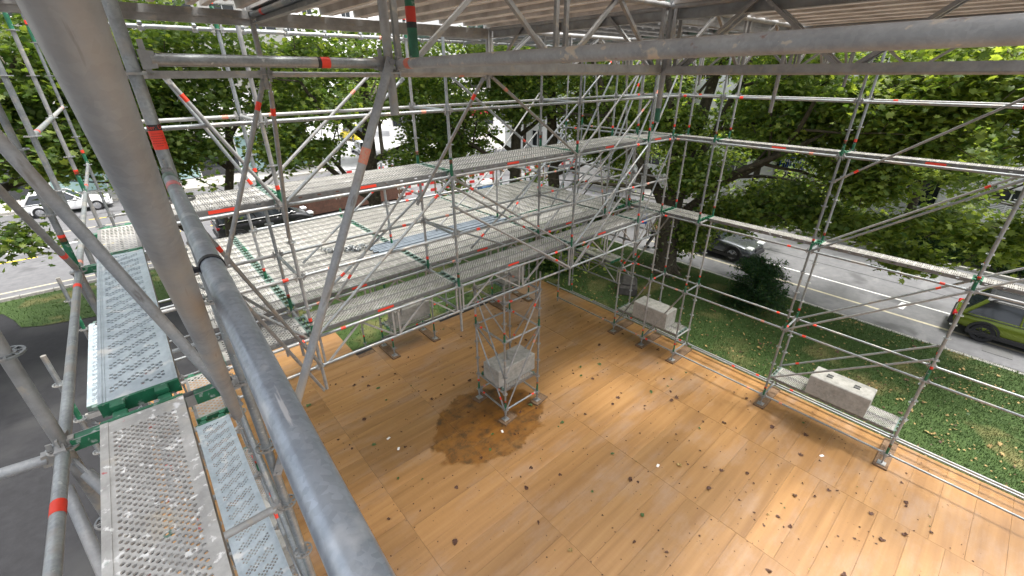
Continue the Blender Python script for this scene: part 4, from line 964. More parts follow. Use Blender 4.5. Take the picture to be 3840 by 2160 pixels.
tree('plane tree at the far left whose low boughs hang above the white car', (-5.6, 19.0, G0),
     ([(-5.6, 19, G0), (-5.6, 19, 2), (-5.5, 19, 4), (-5.4, 19.1, 6.5), (-5.3, 19.2, 9)], [.4, .33, .3, .22, .12]),
     [((-5.6, 19, 4.3), (1, .02, .10), 6.5, .17), ((-5.5, 19, 4.8), (1, -.25, .4), 6, .15), ((-5.4, 19, 5), (.9, -.4, .5), 5.5, .13), ((-5.5, 19, 4.4), (-.9, -.2, .4), 4, .12)],
     [((-2.6, 18, 6.6), 1.3, 1.5, 1.0, 1.6), ((-1.3, 18.0, 6.2), 1.2, 1.4, .9, 1.6), ((-.4, 18, 6.6), 1.0, 1.3, .9, 1.0), ((-4, 17.6, 7), 2, 2, 1.5, 1.2), ((-2.0, 18, 8.0), 1.8, 1.8, 1.0, 1.3), ((-.2, 18.2, 8.3), 1.5, 1.6, .9, .9), ((-2.75, 16.6, 3.9), .22, .3, .4, .15), ((-3.6, 19, 6), 1.2, 1.2, .8, .6)], 15000, mix=(.5, .3, .2), seed=8)
tree('old plane tree with a massive trunk splitting into many stems beside the parked grey car', (16.9, 9.0, G0),
     ([(16.9, 9.0, G0), (16.85, 9.05, 1.2), (16.9, 9.15, 2.6), (17.2, 9.1, 4.2), (17.9, 9.0, 6.5), (18.6, 8.8, 9.5)], [.52, .44, .42, .30, .22, .12]),
     [((16.85, 9.1, 2.2), (-.25, .5, 1), 8, .24), ((16.9, 9.1, 2.3), (.1, .1, 1), 8, .22), ((17, 9.1, 2.2), (.55, -.75, .75), 7, .2), ((17, 9.05, 2.2), (.7, -.9, .18), 6.5, .14), ((17.2, 9, 3.4), (.3, -1, .5), 7, .15), ((16.9, 9.1, 3.2), (-.8, .6, .5), 5, .12), ((17, 9.1, 2.6), (.6, -.5, 1.4), 8, .2)],
     [((18.1, 6.9, 2.7), 1.1, 1.2, .6, 1.1), ((18.5, 5.4, 3.4), 1.1, 1.3, .7, 1.1), ((18.2, 6.2, 6.4), 1.5, 1.6, 1.0, 1.6), ((17.6, 8.7, 1.5), .8, .8, .8, .8), ((18.6, 4.2, 5.6), 1.3, 1.2, 1.0, 1.2), ((16.6, 11.2, 6.8), 1.6, 1.5, 1.2, 1.1), ((18, 7, 8.5), 2.4, 3.0, .8, 1.3), ((19.2, 9.0, 4.9), 1.0, 1.3, .8, .5), ((18.7, 4.0, 3.0), .9, .9, .45, .6), ((17.8, 5, 7.4), 1.2, 2.0, .6, .8), ((15.6, 8.6, 12.0), 4.6, 5.2, 1.9, 5.6), ((16.3, 8.2, 4.3), .9, .9, .7, .7), ((16.5, 9.3, 5.9), 1.0, 1.0, .8, .7)], 31000, mix=(.52, .18, .30), seed=11, size=.2)  # widest clump, high out of frame, is added to shade the lawn
tree('leafy bright green plane tree reaching in from the right edge above the lawn', (18.0, -6.2, G0),
     ([(18, -6.2, G0), (18, -6.2, 2), (17.9, -6, 4), (17.7, -5.6, 7), (17.5, -5.3, 9.5)], [.36, .3, .27, .2, .1]),
     [((18, -6, 4.6), (.0, 1, .28), 8, .14), ((17.8, -5.8, 5.6), (-.1, 1, .25), 8, .13), ((18, -6, 4), (.2, 1, -.02), 6.5, .09)],
     [((17.8, 3.0, 6.4), 1.0, 1.5, .9, 1.6), ((18.0, 3.1, 4.7), .7, .8, .6, .75), ((18.2, 2.5, 3.1), .6, .6, .3, .4), ((17.8, 1.3, 7.4), 1.2, 2.6, .65, 1.6), ((17.9, 1.9, 5.9), .6, .5, .4, .35), ((18.2, 1.0, 3.7), .7, .5, .3, .4), ((18.4, 1.4, 2.3), .5, .6, .35, .35), ((18.3, -.4, 3.4), .7, .5, .5, .45), ((17.6, -.4, 6.3), .5, .5, .5, .35), ((18, .2, 8.3), 1.8, 3, .5, 1.1), ((18.2, -1.2, 4.3), .5, .4, .5, .3)], 19000, mix=(.40, .04, .56), seed=14, size=.21)
tree('left one of two dark tree trunks standing behind the far right end of the platform', (14.6, 16.6, G0),
     ([(14.6, 16.6, G0), (14.5, 16.6, 2), (14.7, 16.7, 4), (14.9, 16.8, 7), (15, 17, 9.5)], [.32, .27, .26, .2, .12]),
     [((14.6, 16.7, 3.4), (-.9, .1, .7), 4.5, .14), ((14.8, 16.7, 5), (.4, -.7, .5), 4, .12), ((14.8, 16.7, 4.2), (-.5, .7, .6), 4, .12)],
     [((14.2, 15.9, 6.9), 1.4, 1.3, 1.0, 1.2), ((15.6, 16.4, 8.4), 2, 1.8, .8, 1.1), ((13.0, 16.2, 8.2), 1.4, 1.3, .8, .8)], 7000, mix=(.45, .3, .25), seed=17)
tree('right one of two dark tree trunks behind the platform, nearer the round blue sign', (16.2, 15.4, G0),
     ([(16.2, 15.4, G0), (16.3, 15.4, 2), (16.1, 15.5, 4), (16.0, 15.6, 7), (15.8, 15.7, 9.5)], [.34, .3, .28, .2, .12]),
     [((16.1, 15.5, 3.6), (.8, -.4, .8), 4.5, .14), ((16, 15.5, 5), (.5, .6, .7), 4, .12), ((16.2, 15.4, 3.2), (.9, -.5, .2), 3.5, .1)],
     [((17.6, 14.4, 5.8), 1.3, 1.3, 1.1, 1.3), ((18.2, 13.6, 4.3), 1.0, 1.1, .5, .8), ((17, 14.6, 8), 2.2, 2.2, .9, 1.2), ((19.4, 13.2, 6.6), 1.1, 1.2, 1.0, .8), ((14.5, 14, 12), 4.5, 3.6, 1.6, 3)], 14000, mix=(.42, .22, .36), seed=19)  # wide top clump is out of view, put in to shade the lawn
tree('slim tree on the verge just left of the parking sign', (22.2, 15.9, -.3),
     ([(22.2, 15.9, -.3), (22.3, 15.8, 1.5), (22.0, 15.9, 3.4), (22.3, 15.7, 6)], [.2, .16, .14, .09]),
     [((22.1, 15.8, 2.6), (.5, -.6, .8), 3.5, .09), ((22.1, 15.8, 3), (-.6, .3, .9), 3, .09)],
     [((22.4, 15.2, 4.6), 1.6, 1.5, 1.2, 1.3), ((22.6, 15.4, 6.9), 2.2, 2.0, 1.2, 1.2)], 6000, mix=(.35, .2, .45), seed=23)
for i, (lab, x, y, h, n_) in enumerate((('distant street tree just right of the yellow van', 20.5, 44.5, 9, 4500), ('distant street tree before the white apartment house, left of the van', 13.5, 46.2, 9.5, 4500), ('distant street tree between the yellow van and the barriers', 26, 47, 9, 4500), ('distant tree beyond the junction in front of the shop with the red sign', 33, 36, 9, 5000),
        ('background tree across the right street, beside the white house', 30.5, 11, 8, 5200), ('background tree across the right street behind the long hedge', 30.4, 3, 8, 5200), ('distant tree in front of the left apartment house', 1, 44, 9, 4500), ('distant tree at the left end of the street', -12, 44, 9, 4500), ('distant tree behind the old trunk where the two streets meet', 31, 20, 9, 5500))):
    tree(lab, (x, y, -.3), ([(x, y, -.3), (x, y, 2), (x+.1, y, h*.5), (x, y, h)], [.22, .18, .15, .06]), [((x, y, 3), (.7, -.5, .8), 3.5, .09), ((x, y, 3.2), (-.7, .4, .8), 3.5, .09)],
         [((x, y, h*.72), 3.0, 3.0, 2.5, 2), ((x-1.5, y-.8, h*.55), 1.5, 1.5, 1.2, 1), ((x+1.4, y+.5, h*.9), 2, 2, 1.6, 1)], int(n_*1.7), size=.30, mix=(.5, .3, .20), seed=40+i, group='street trees in the background', name='street_tree', depth=1)
# dark feathery shrub on the lawn
def frond_tree():
    t = thing('shrub', 'dark feathery broadleaf shrub on the lawn in front of the street', 'shrub', (16.4, 5.0, G0))
    b = MB(); P = []; random.seed(31); rg = np.random.default_rng(31)
    b.path([(0, 0, -.05), (.05, 0, .6), (0, .05, 1.3), (0, 0, 1.9)], [.07, .06, .045, .02], n=8)
    for i in range(150):
        z0 = random.uniform(.15, 2.2); a = random.uniform(0, 6.28); L = random.uniform(.6, 1.15)*(1.1 if z0 < 1.6 else .75)
        pts = []; d = Vector((math.cos(a), math.sin(a), random.uniform(.25, .8))).normalized(); p = Vector((0, 0, z0*.8))
        for k_ in range(8): pts.append(p.copy()); p = p+d*(L/7); d = (d+Vector((0, 0, -.16))).normalized()
        b.path(pts, [.012-.0013*k_ for k_ in range(8)], n=4)
        for k_ in range(2, 8):
            for s_ in range(5):
                w = pts[k_]+Vector((random.gauss(0, .07), random.gauss(0, .07), random.gauss(0, .035))); P.append(tuple(w))
    obj('stems', b.mesh('stems', BARK), t)
    P = np.array(P); n = len(P); P = np.repeat(P, 3, 0)+rg.normal(size=(n*3, 3))*.055; n *= 3
    bake('foliage', [(-.14, 0, 0), (0, .5, .04), (.14, 0, 0), (0, -.5, .0)], [(0, 3, 2, 1)], P, rg.uniform(.10, .17, n), rg.uniform(0, 6.28, n), [LEAFD, LEAFB], rg.choice([0, 1], n, p=[.9, .1]), rg.normal(0, .5, (n, 2)), parent=t)
frond_tree()
def hedge(name, label, boxes, n, cat='hedge'):
    x0, y0, z0 = boxes[0][0]; t = thing(name, label, cat, (boxes[0][0][0], boxes[0][0][1], -.3)); P = []
    for a, c in boxes:
        m = n//len(boxes); q = rng.uniform(a, c, (m, 3)); face = rng.integers(0, 3, m)
        q[face == 0, 2] = c[2]; q[face == 1, 0] = a[0]; q += rng.normal(size=q.shape)*.09; P.append(q)
    P = np.concatenate(P)-np.array(t.location); m = len(P)
    bake('foliage', CR_V, CR_F2, P, rng.uniform(.08, .15, m), rng.uniform(0, 6.28, m), [LEAFB, LEAFD, LEAFA], rng.choice([0, 1, 2], m, p=[.4, .4, .2]), rng.normal(0, .7, (m, 2)), parent=t)
    b = MB()
    for a, c in boxes: b.box([a[i]+.12-t.location[i] for i in range(3)], [c[i]-.12-t.location[i] for i in range(3)])
    obj('dense_core', b.mesh('dense_core', LEAFD), t)
hedge('hedge', 'long trimmed dark hedge bordering the far side of the right street', [((28.2, -3, -.25), (30.6, 3.5, .85)), ((28.5, 3.5, -.25), (30.6, 10.2, .75))], 15000)
hedge('bushes', 'low dark bushes by the parking sign near the junction', [((20.2, 14.6, -.3), (23.5, 16.6, .55))], 3500, 'bushes')
hedge('bushes', 'dark rounded bushes under the platform corner beyond the hanging green deck', [((12.8, 11.6, -.2), (15.2, 13.4, 1.3))], 4000, 'bushes')

# ---------------------------------------------------------------- cars
def car(name, label, loc, rz, L, Wd, H, paint, black_clad=True, roofc=None, group=None, rails=False, van=False, cat='car'):
    """car points along +X, origin on the ground under its middle"""
    t = thing(name, label, cat, loc, rz, group)
    hl, hw = L/2, Wd/2; gc = .2; bz = H*.60
    cladm = mat('black_cladding', (.02, .02, .022), .5) if 'black_cladding' not in bpy.data.materials else bpy.data.materials['black_cladding']
    tyre = bpy.data.materials.get('tyre_rubber') or mat('tyre_rubber', (.018, .018, .02), .8)
    # hull stations: x, half width, top z, bottom z
    if van: st = [(-hl, .90, bz*.98, .35), (-hl+.1, .97, bz, .27), (0, 1, bz, .22), (hl*.55, 1, bz*.98, .22), (hl-.5, .97, bz*.82, .24), (hl-.08, .88, bz*.62, .3), (hl, .8, bz*.52, .35)]
    else: st = [(-hl, .84, bz*.80, .38), (-hl+.12, .93, bz*.96, .30), (-hl*.6, 1, bz*1.01, .22), (0, 1, bz*.985, .2), (hl*.42, 1, bz*.96, .2), (hl*.72, .97, bz*.88, .22), (hl-.16, .9, bz*.76, .28), (hl, .74, bz*.60, .36)]
    b = MB(); ring = []
    for x, w, zt, zb in st:
        w *= hw; sec = [(-w*.86, zb), (-w*.98, zb+.12), (-w, zb+(zt-zb)*.45), (-w*.985, zb+(zt-zb)*.8), (-w*.90, zt-.015), (-w*.55, zt+.015), (0, zt+.025), (w*.55, zt+.015), (w*.90, zt-.015), (w*.985, zb+(zt-zb)*.8), (w, zb+(zt-zb)*.45), (w*.98, zb+.12), (w*.86, zb)]
        k = len(b.v); b.v += [(x, y, z) for y, z in sec]; ring.append(k)
    m = 13
    for i in range(len(ring)-1):
        for j in range(m): a, c = ring[i]+j, ring[i]+(j+1) % m; b.f.append((a, ring[i+1]+j, ring[i+1]+(j+1) % m, c)); b.m.append(0)
    b.f.append(tuple(ring[0]+j for j in range(m))); b.f.append(tuple(ring[-1]+j for j in range(m-1, -1, -1))); b.m += [0, 0]
    me = b.mesh('body', paint, True); o = obj('body', me, t); sb = o.modifiers.new('s', 'SUBSURF'); sb.levels = 2; sb.render_levels = 2
    # cabin
    ra = (-hl+.18, hl*.38) if not van else (-hl+.06, hl*.62)
    rb = (-hl+.62, hl*.06) if not van else (-hl+.16, hl*.30)
    def cabin(e, zt, zb, m0, name, shrink=0.):
        b = MB(); w0, w1 = hw*.93+e, hw*.74+e; z0, z1 = zb, zt
        xs0 = (ra[0]-e, ra[1]+e); xs1 = (rb[0]-e, rb[1]+e)
        v = []
        for z, xs, w in ((z0, xs0, w0), ((z0+z1)/2, (xs0[0]*.45+xs1[0]*.55-.03, xs0[1]*.5+xs1[1]*.5+.03), (w0+w1)/2+.02), (z1, xs1, w1)):
            v += [(xs[0], -w*.92, z), (xs[0]+.35, -w, z), (xs[1]-.35, -w, z), (xs[1], -w*.9, z), (xs[1], w*.9, z), (xs[1]-.35, w, z), (xs[0]+.35, w, z), (xs[0], w*.92, z)]
        fs = []
        for l in range(2):
            for j in range(8): fs.append((l*8+j, l*8+(j+1) % 8, l*8+8+(j+1) % 8, l*8+8+j))
        fs.append(tuple(range(16, 24)))
        b.add(v, fs); return obj(name, b.mesh(name, m0, True), t)
    cabin(0, H-.045, bz-.06, GLASSD, 'window_glass')
    # roof skin
    b = MB(); w1 = hw*.755
    for dz, ins in ((0, 0), (.045, .05), (.06, .22)):
        x0, x1 = rb[0]+ins*.8-.03, rb[1]-ins*.8+.03; w = w1-ins
        b.v += [(x0, -w*.93, H-.06+dz), (x0+.3, -w, H-.055+dz), (x1-.3, -w, H-.055+dz), (x1, -w*.9, H-.06+dz), (x1, w*.9, H-.06+dz), (x1-.3, w, H-.055+dz), (x0+.3, w, H-.055+dz), (x0, w*.93, H-.06+dz)]
    for l in range(2):
        for j in range(8): b.f.append((l*8+j, l*8+(j+1) % 8, l*8+8+(j+1) % 8, l*8+8+j)); b.m.append(0)
    b.f.append(tuple(range(16, 24))); b.m.append(0); b.f.append(tuple(range(7, -1, -1))); b.m.append(0)
    obj('roof', b.mesh('roof', roofc or paint, True), t)
    for s_ in (-1, 1):   # pillars along the side windows
        b = MB()
        for (xa, za, xb_, zb_, rr) in ((ra[1]-.03, bz-.03, rb[1]+.0, H-.05, .035), (ra[0]+.04, bz-.03, rb[0]+.02, H-.05, .06), ((ra[0]+ra[1])/2-.1, bz-.04, (rb[0]+rb[1])/2, H-.05, .03)):
            mid = (.5*(xa+xb_), s_*(hw*.86), .5*(za+zb_)); b.path([(xa, s_*hw*.925, za), mid, (xb_, s_*hw*.745, zb_)], [rr, rr, rr], n=6)
        b.path([(ra[0]+.1, s_*hw*.935, bz-.015), (0, s_*hw*.945, bz-.01), (ra[1]-.05, s_*hw*.93, bz-.02)], [.018]*3, n=6)
        obj('pillars', b.mesh('pillars', paint, True), t)
        if rails:
            b = MB(); b.path([(rb[0]+.1, s_*hw*.70, H-.03), (rb[0]+.3, s_*hw*.70, H+.045), (0, s_*hw*.70, H+.06), (rb[1]-.3, s_*hw*.70, H+.045), (rb[1]-.1, s_*hw*.70, H-.03)], [.016]*5, n=6); obj('roof_rail', b.mesh('roof_rail', cladm, True), t)
        b = MB(); b.box((ra[1]-.42, s_*hw*1.0 if s_ > 0 else -hw*1.0-.2, bz+.0), (ra[1]-.28, hw*1.0+.2 if s_ > 0 else -hw*1.0, bz+.13), bev=.03); obj('mirror', b.mesh('mirror', paint, False), t)
        for dx in (-.55, .35):
            b = MB(); b.path([(dx, s_*hw*1.0, bz*.88), (dx+.08, s_*(hw+.035), bz*.885), (dx+.16, s_*hw*1.0, bz*.89)], [.013]*3, n=6); obj('door_handle', b.mesh('door_handle', paint, True), t)
        b = MB(); b.box((hl-.35, min(s_*hw*.45, s_*hw*.86), bz*.70), (hl-.06, max(s_*hw*.45, s_*hw*.86), bz*.82), bev=.03); obj('headlight', b.mesh('headlight', bpy.data.materials.get('lamp_glass') or mat('lamp_glass', (.7, .72, .74), .1)), t)
        b = MB(); b.box((-hl-.0, min(s_*hw*.5, s_*hw*.9), bz*.74), (-hl+.22, max(s_*hw*.5, s_*hw*.9), bz*.86), bev=.03); obj('tail_light', b.mesh('tail_light', bpy.data.materials.get('tail_red') or mat('tail_red', (.35, .01, .012), .2)), t)
        if black_clad:
            b = MB(); b.box((-hl+.5, s_*hw-.03 if s_ > 0 else -hw-.015, .2), (hl-.6, hw+.015 if s_ > 0 else -hw+.03, .36), bev=.012); obj('sill', b.mesh('sill', cladm), t)
        for wx in (-hl*.62, hl*.64):
            wr = .35 if H > 1.55 else .325; y = s_*(hw-.10)
            w = obj('wheel', None, t, loc=(wx, y, wr))
            def tm():
                q = MB(); q.lathe([(wr*.64, -.10), (wr*.9, -.115), (wr, -.08), (wr, .08), (wr*.9, .115), (wr*.64, .10)], 28); return q.mesh('tyre', tyre, True)
            def rm(mm):
                q = MB(); q.lathe([(wr*.64, -.07), (wr*.66, .095), (wr*.60, .10), (wr*.57, .05), (.02, .03)], 28)
                for i in range(10):
                    a = 2*math.pi*i/10+(.12 if i % 2 else -.12); q.tube((.05*math.cos(a), .05*math.sin(a), .07), (wr*.60*math.cos(a), wr*.60*math.sin(a), .088), .020, .014, n=6)
                q.tube((0, 0, .04), (0, 0, .095), .06, n=12); return q.mesh('rim', mm, True)
            rimm = cladm if rails and paint.name.startswith('olive') else (bpy.data.materials.get('alloy') or mat('alloy', (.5, .5, .52), .3, .8))
            R_ = Matrix.Rotation(-s_*math.pi/2, 4, 'X')
            obj('tyre', cached(('ty', wr), tm), w, mw=R_); obj('rim', cached(('rim', wr, rimm.name), lambda: rm(rimm)), w, mw=R_)
            q = MB(); n = 18   # arch lining, proud of the body
            for i in range(n):
                a0, a1 = -.25+(math.pi+.5)*i/n, -.25+(math.pi+.5)*(i+1)/n; ri, ro = wr*1.04, wr*1.24
                ya, yb_ = (hw-.24, hw+.012) if s_ > 0 else (-hw-.012, -hw+.24)
                pts = [(wx+rr*math.cos(a), yy, wr+rr*math.sin(a)) for rr in (ri, ro) for a in (a0, a1) for yy in (ya, yb_)]
                q.add(pts, [(0, 1, 3, 2), (4, 6, 7, 5), (1, 5, 7, 3), (0, 2, 6, 4)])
            q.tube((wx, s_*(hw-.26), wr), (wx, s_*(hw-.22), wr), wr*1.05, n=24)
            obj('wheel_arch', q.mesh('wheel_arch', cladm if black_clad else paint), t)
    b = MB(); b.box((-hl-.03, -hw*.84, .28), (-hl+.30, hw*.84, .62), bev=.07); obj('rear_bumper', b.mesh('rear_bumper', cladm if black_clad else paint, True), t)
    b = MB(); b.box((hl-.30, -hw*.78, .24), (hl+.02, hw*.78, .48), bev=.07); obj('front_bumper', b.mesh('front_bumper', cladm if black_clad else paint, True), t)
    b = MB(); b.box((hl-.03, -hw*.4, bz*.56), (hl+.015, hw*.4, bz*.72), bev=.012); obj('grille', b.mesh('grille', cladm), t)
    b = MB(); b.box((-hl+.02, -hw*.62, bz+.0), (-hl+.06, hw*.62, bz+.10), bev=.01); 
    return t
olive = mat('olive_green_paint', (.16, .21, .02), .22, .35, spec=.7); greyp = mat('metallic_grey_paint', (.13, .14, .155), .25, .6, spec=.7); whitep = mat('white_car_paint', (.8, .8, .8), .3); silverp = mat('silver_paint', (.5, .52, .55), .3, .6)
yellowp = mat('yellow_van_paint', (.8, .62, .03), .4); blackp = mat('black_paint', (.012, .012, .014), .25, spec=.7)
car('parked_car', 'olive green estate car with black roof, driving at the right edge of the photo', (20.74, -2.45, -.325), -math.pi/2, 4.55, 1.80, 1.44, olive, roofc=blackp, rails=True)
car('parked_car', 'metallic grey car parked on the street behind the big tree and dark shrub', (21.45, 9.1, -.325), -math.pi/2, 4.6, 1.86, 1.60, greyp)
car('parked_car', 'white hatchback parked across the left street', (-3.9, 40.9, -.325), 0, 4.4, 1.8, 1.45, whitep, black_clad=False)
car('parked_car', 'silver car beyond the trees at the distant junction', (20.9, 50.5, -.32), 1.45, 4.4, 1.8, 1.45, silverp, black_clad=False)
car('delivery_van', 'bright yellow van far up the street between the tree branches', (24.6, 62, -.32), 1.7, 4.8, 1.9, 2.0, yellowp, black_clad=False, van=True, cat='van')
car('delivery_van', 'black van with white roof edge half hidden under the upper gallery deck', (4.9, 27.2, -.325), 0, 5.0, 1.95, 1.95, blackp, roofc=whitep, van=True, cat='van')
car('parked_car', 'white car behind the long hedge across the right street', (31.9, 9.4, -.3), 1.5, 4.5, 1.8, 1.5, whitep, black_clad=False)

# ---------------------------------------------------------------- person
def person(x, y, rz):
    t = thing('person', 'person in a yellow shirt and dark trousers walking past the big trunk', 'person', (x, y, -.325), rz)
    skin = mat('skin', (.45, .24, .16), .6); shirt = mat('yellow_shirt', (.55, .5, .14), .8, 0, (.45, .4, .1), 0, 9); trou = mat('dark_trousers', (.04, .04, .05), .8); hairm = mat('brown_hair', (.05, .025, .015), .7); shoe = mat('shoe', (.03, .03, .03), .6)
    def skinned(name, V, E_, Rr, m, root=0, lv=2):
        me = bpy.data.meshes.new(name); me.from_pydata(V, E_, []); me.materials.append(m); o = obj(name, me, t)
        sk = o.modifiers.new('skin', 'SKIN'); 
        if not me.skin_vertices: bpy.context.view_layer.objects.active = o
        for i, rr in enumerate(Rr): me.skin_vertices[0].data[i].radius = rr if isinstance(rr, tuple) else (rr, rr)
        me.skin_vertices[0].data[root].use_root = True; sk.use_smooth_shade = True
        s = o.modifiers.new('sub', 'SUBSURF'); s.levels = lv; s.render_levels = lv; return o
    V = [(0, 0, .95), (0, 0, 1.12), (.01, 0, 1.32), (.02, 0, 1.46), (.03, 0, 1.54), (.05, 0, 1.64), (.05, 0, 1.73),
         (.02, .17, 1.40), (-.06, .23, 1.14), (.05, .24, .92), (.09, .24, .82), (.02, -.17, 1.40), (.10, -.22, 1.16), (.28, -.20, 1.02), (.36, -.19, 1.0),
         (0, .09, .90), (.16, .10, .50), (.12, .10, .10), (.22, .11, .05), (0, -.09, .90), (-.10, -.10, .50), (-.30, -.10, .16), (-.22, -.1, .06)]
    E_ = [(0, 1), (1, 2), (2, 3), (3, 4), (4, 5), (5, 6), (3, 7), (7, 8), (8, 9), (9, 10), (3, 11), (11, 12), (12, 13), (13, 14), (0, 15), (15, 16), (16, 17), (17, 18), (0, 19), (19, 20), (20, 21), (21, 22)]
    Rr = [(.12, .16), (.11, .14), (.12, .17), (.08, .12), .05, (.085, .075), (.075, .065), .055, .042, .035, .03, .055, .042, .035, .03, .085, .06, .04, .035, .085, .06, .04, .035]
    skinned('body', V, E_, Rr, skin)
    skinned('shirt', [V[0], V[1], V[2], V[3], V[7], tuple(np.array(V[7])*.45+np.array(V[8])*.55), V[11], tuple(np.array(V[11])*.45+np.array(V[12])*.55)], [(0, 1), (1, 2), (2, 3), (3, 4), (4, 5), (3, 6), (6, 7)], [(.15, .19), (.135, .17), (.145, .195), (.095, .13), .075, .065, .075, .065], shirt)
    skinned('trousers', [V[0], V[15], V[16], V[17], V[19], V[20], V[21]], [(0, 1), (1, 2), (2, 3), (0, 4), (4, 5), (5, 6)], [(.14, .175), .105, .078, .06, .105, .078, .06], trou)
    b = MB(); b.lathe([(.02, 1.765), (.075, 1.75), (.095, 1.70), (.092, 1.63), (.07, 1.60)], 14); o = obj('hair', b.mesh('hair', hairm, True), t, loc=(.035, 0, .005))
    for s_, q in ((1, V[18]), (-1, V[22])):
        b = MB(); b.box((q[0]-.16, q[1]-.045, 0), (q[0]+.10, q[1]+.045, .09), bev=.03); obj('shoe', b.mesh('shoe', shoe, True), t)
    b = MB(); b.box((.125, -.012, 1.655), (.15, .012, 1.69)); obj('nose', b.mesh('nose', skin), t)
person(19.3, 11.15, -1.2)

# ---------------------------------------------------------------- signs, barriers, container
def text_obj(txt, size, m, parent, mw, ext=.004):
    cu = bpy.data.curves.new('lettering', 'FONT'); cu.body = txt; cu.size = size; cu.align_x = 'CENTER'; cu.align_y = 'CENTER'; cu.extrude = ext
    t = bpy.data.objects.new('tmp', cu); C.objects.link(t); bpy.context.view_layer.update(); me = bpy.data.meshes.new_from_object(t); bpy.data.objects.remove(t)
    me.materials.clear(); me.materials.append(m); return obj('lettering', me, parent, mw=mw)
t = thing('road_sign', 'round blue traffic sign with a white arrow on a slim grey post', 'traffic sign', (22.0, 15.55, -.3), R(-135))
b = MB(); b.tube((0, 0, 0), (0, 0, 2.9), .03, n=10); obj('post', b.mesh('post', GALV, True), t)
b = MB(); b.tube((0.035, 0, 2.6), (0.05, 0, 2.6), .3, n=28); obj('sign_disc', b.mesh('sign_disc', BLUE), t)
b = MB(); b.add([(.053, y, z) for y, z in ((-.15, 2.45), (-.1, 2.4), (.08, 2.6), (.08, 2.48), (.15, 2.48), (.15, 2.74), (-.1, 2.74), (-.1, 2.67), (.02, 2.67))], [tuple(range(9))]); obj('arrow', b.mesh('arrow', WHITE), t)
t = thing('parking_sign', 'blue parking board with a white letter standing by the low bushes', 'parking sign', (21.6, 13.4, -.3), R(-138))
b = MB(); b.box((0, -.30, .25), (.05, .30, 1.35), bev=.012); obj('panel', b.mesh('panel', BLUE), t)
for y in (-.25, .25): b = MB(); b.tube((.02, y, 0), (.02, y, .27), .025, n=8); obj('leg', b.mesh('leg', GALV), t)
b = MB(); b.box((.05, -.2, .80), (.056, .2, 1.25)); obj('white_field', b.mesh('white_field', WHITE), t)
text_obj('P', .45, BLUE, t, Matrix.Translation((.06, 0, 1.02)) @ Matrix.Rotation(math.pi/2, 4, 'Z') @ Matrix.Rotation(math.pi/2, 4, 'X'))
redp = mat('barrier_red', (.55, .03, .025), .5); whp = mat('barrier_white', (.78, .78, .76), .5)
def barrier(p, q, label):
    p = Vector((*p, -.32)); q = Vector((*q, -.32)); d = q-p; L = d.length; t = thing('barrier', label, 'barrier', p, math.atan2(d.y, d.x), 'red and white construction barriers')
    n = max(4, int(L/.45)); s = L/n
    for z in (.45, .95):
        for i in range(n):
            mm = redp if i % 2 else whp
            obj('board_stripe', cached(('bs', round(s, 2), mm.name), lambda: MB().box((0, -.015, 0), (s, .015, .2)).mesh('board_stripe', mm)), t, loc=(i*s, 0, z))
    for x in (.1, L-.1):
        b = MB(); b.box((x-.04, -.04, .06), (x+.04, .04, 1.2)); b.box((x-.12, -.4, 0), (x+.12, .4, .1), bev=.02); obj('foot', b.mesh('foot', TIMBER), t)
for i, (p, q, l) in enumerate((((13.6, 27.9), (16.6, 27.7), 'red and white barrier just right of the dark forked tree trunk'), ((17.0, 27.7), (19.0, 28), 'short red and white barrier in the middle of the junction'), ((19.3, 28), (22.0, 27.6), 'red and white barrier beside the blue and white box at the junction'),
        ((24.5, 27.3), (27.0, 26.9), 'red and white barrier left of the paired dark trunks'), ((27.3, 26.7), (30.5, 26.2), 'long red and white barrier between the paired dark trunks'), ((31, 29.5), (35, 28.8), 'farthest red and white barrier at the far side of the junction'), ((26.0, 31.5), (31.5, 30.6), 'rearmost low red and white barrier before the shop'), ((12.6, 35.6), (17.6, 35.4), 'red and white barrier on top of the rusty excavation wall'))): barrier(p, q, l)
t = thing('plastic_barrier_box', 'blue and white plastic barrier box at the junction', 'barrier', (20.3, 26.6, -.32), .3); b = MB(); b.box((-.7, -.25, 0), (.7, .25, .5), bev=.08); obj('lower_block', b.mesh('lower_block', mat('blue_plastic', (.03, .09, .2), .5)), t); b = MB(); b.box((-.65, -.2, .5), (.65, .2, .8), bev=.06); obj('upper_block', b.mesh('upper_block', whp), t)
rust = mat('rusty_steel', (.13, .06, .04), .8, 0, (.07, .035, .025), .3, 5)
t = thing('container', 'rusty brown open steel trough beside the street trees', 'container', (10.4, 29.6, -.32), .02)
for a, c, nm in (((-4.2, -.9, .1), (4.2, -.82, 1.0), 'side_wall'), ((-4.2, .82, .1), (4.2, .9, 1.0), 'side_wall'), ((-4.2, -.82, .1), (-4.12, .82, 1.0), 'end_wall'), ((4.12, -.82, .1), (4.2, .82, 1.0), 'end_wall'), ((-4.12, -.82, .1), (4.12, .82, .16), 'floor_plate')): obj(nm, MB().box(a, c).mesh(nm, rust), t)
for x in (-3.5, 0, 3.5): obj('timber_skid', MB().box((x-.1, -1.2, 0), (x+.1, 1.2, .1)).mesh('timber_skid', TIMBER), t)
t = thing('road_sign', 'small dark sign board on a post behind the middle of the platform', 'sign', (9.5, 14.9, -.2), R(-120)); b = MB(); b.tube((0, 0, 0), (0, 0, 3.6), .025, n=8); obj('post', b.mesh('post', GALV), t); b = MB(); b.box((.03, -.3, 3.25), (.05, .3, 3.55), bev=.005); obj('panel', b.mesh('panel', mat('dark_board', (.06, .07, .07), .6)), t)

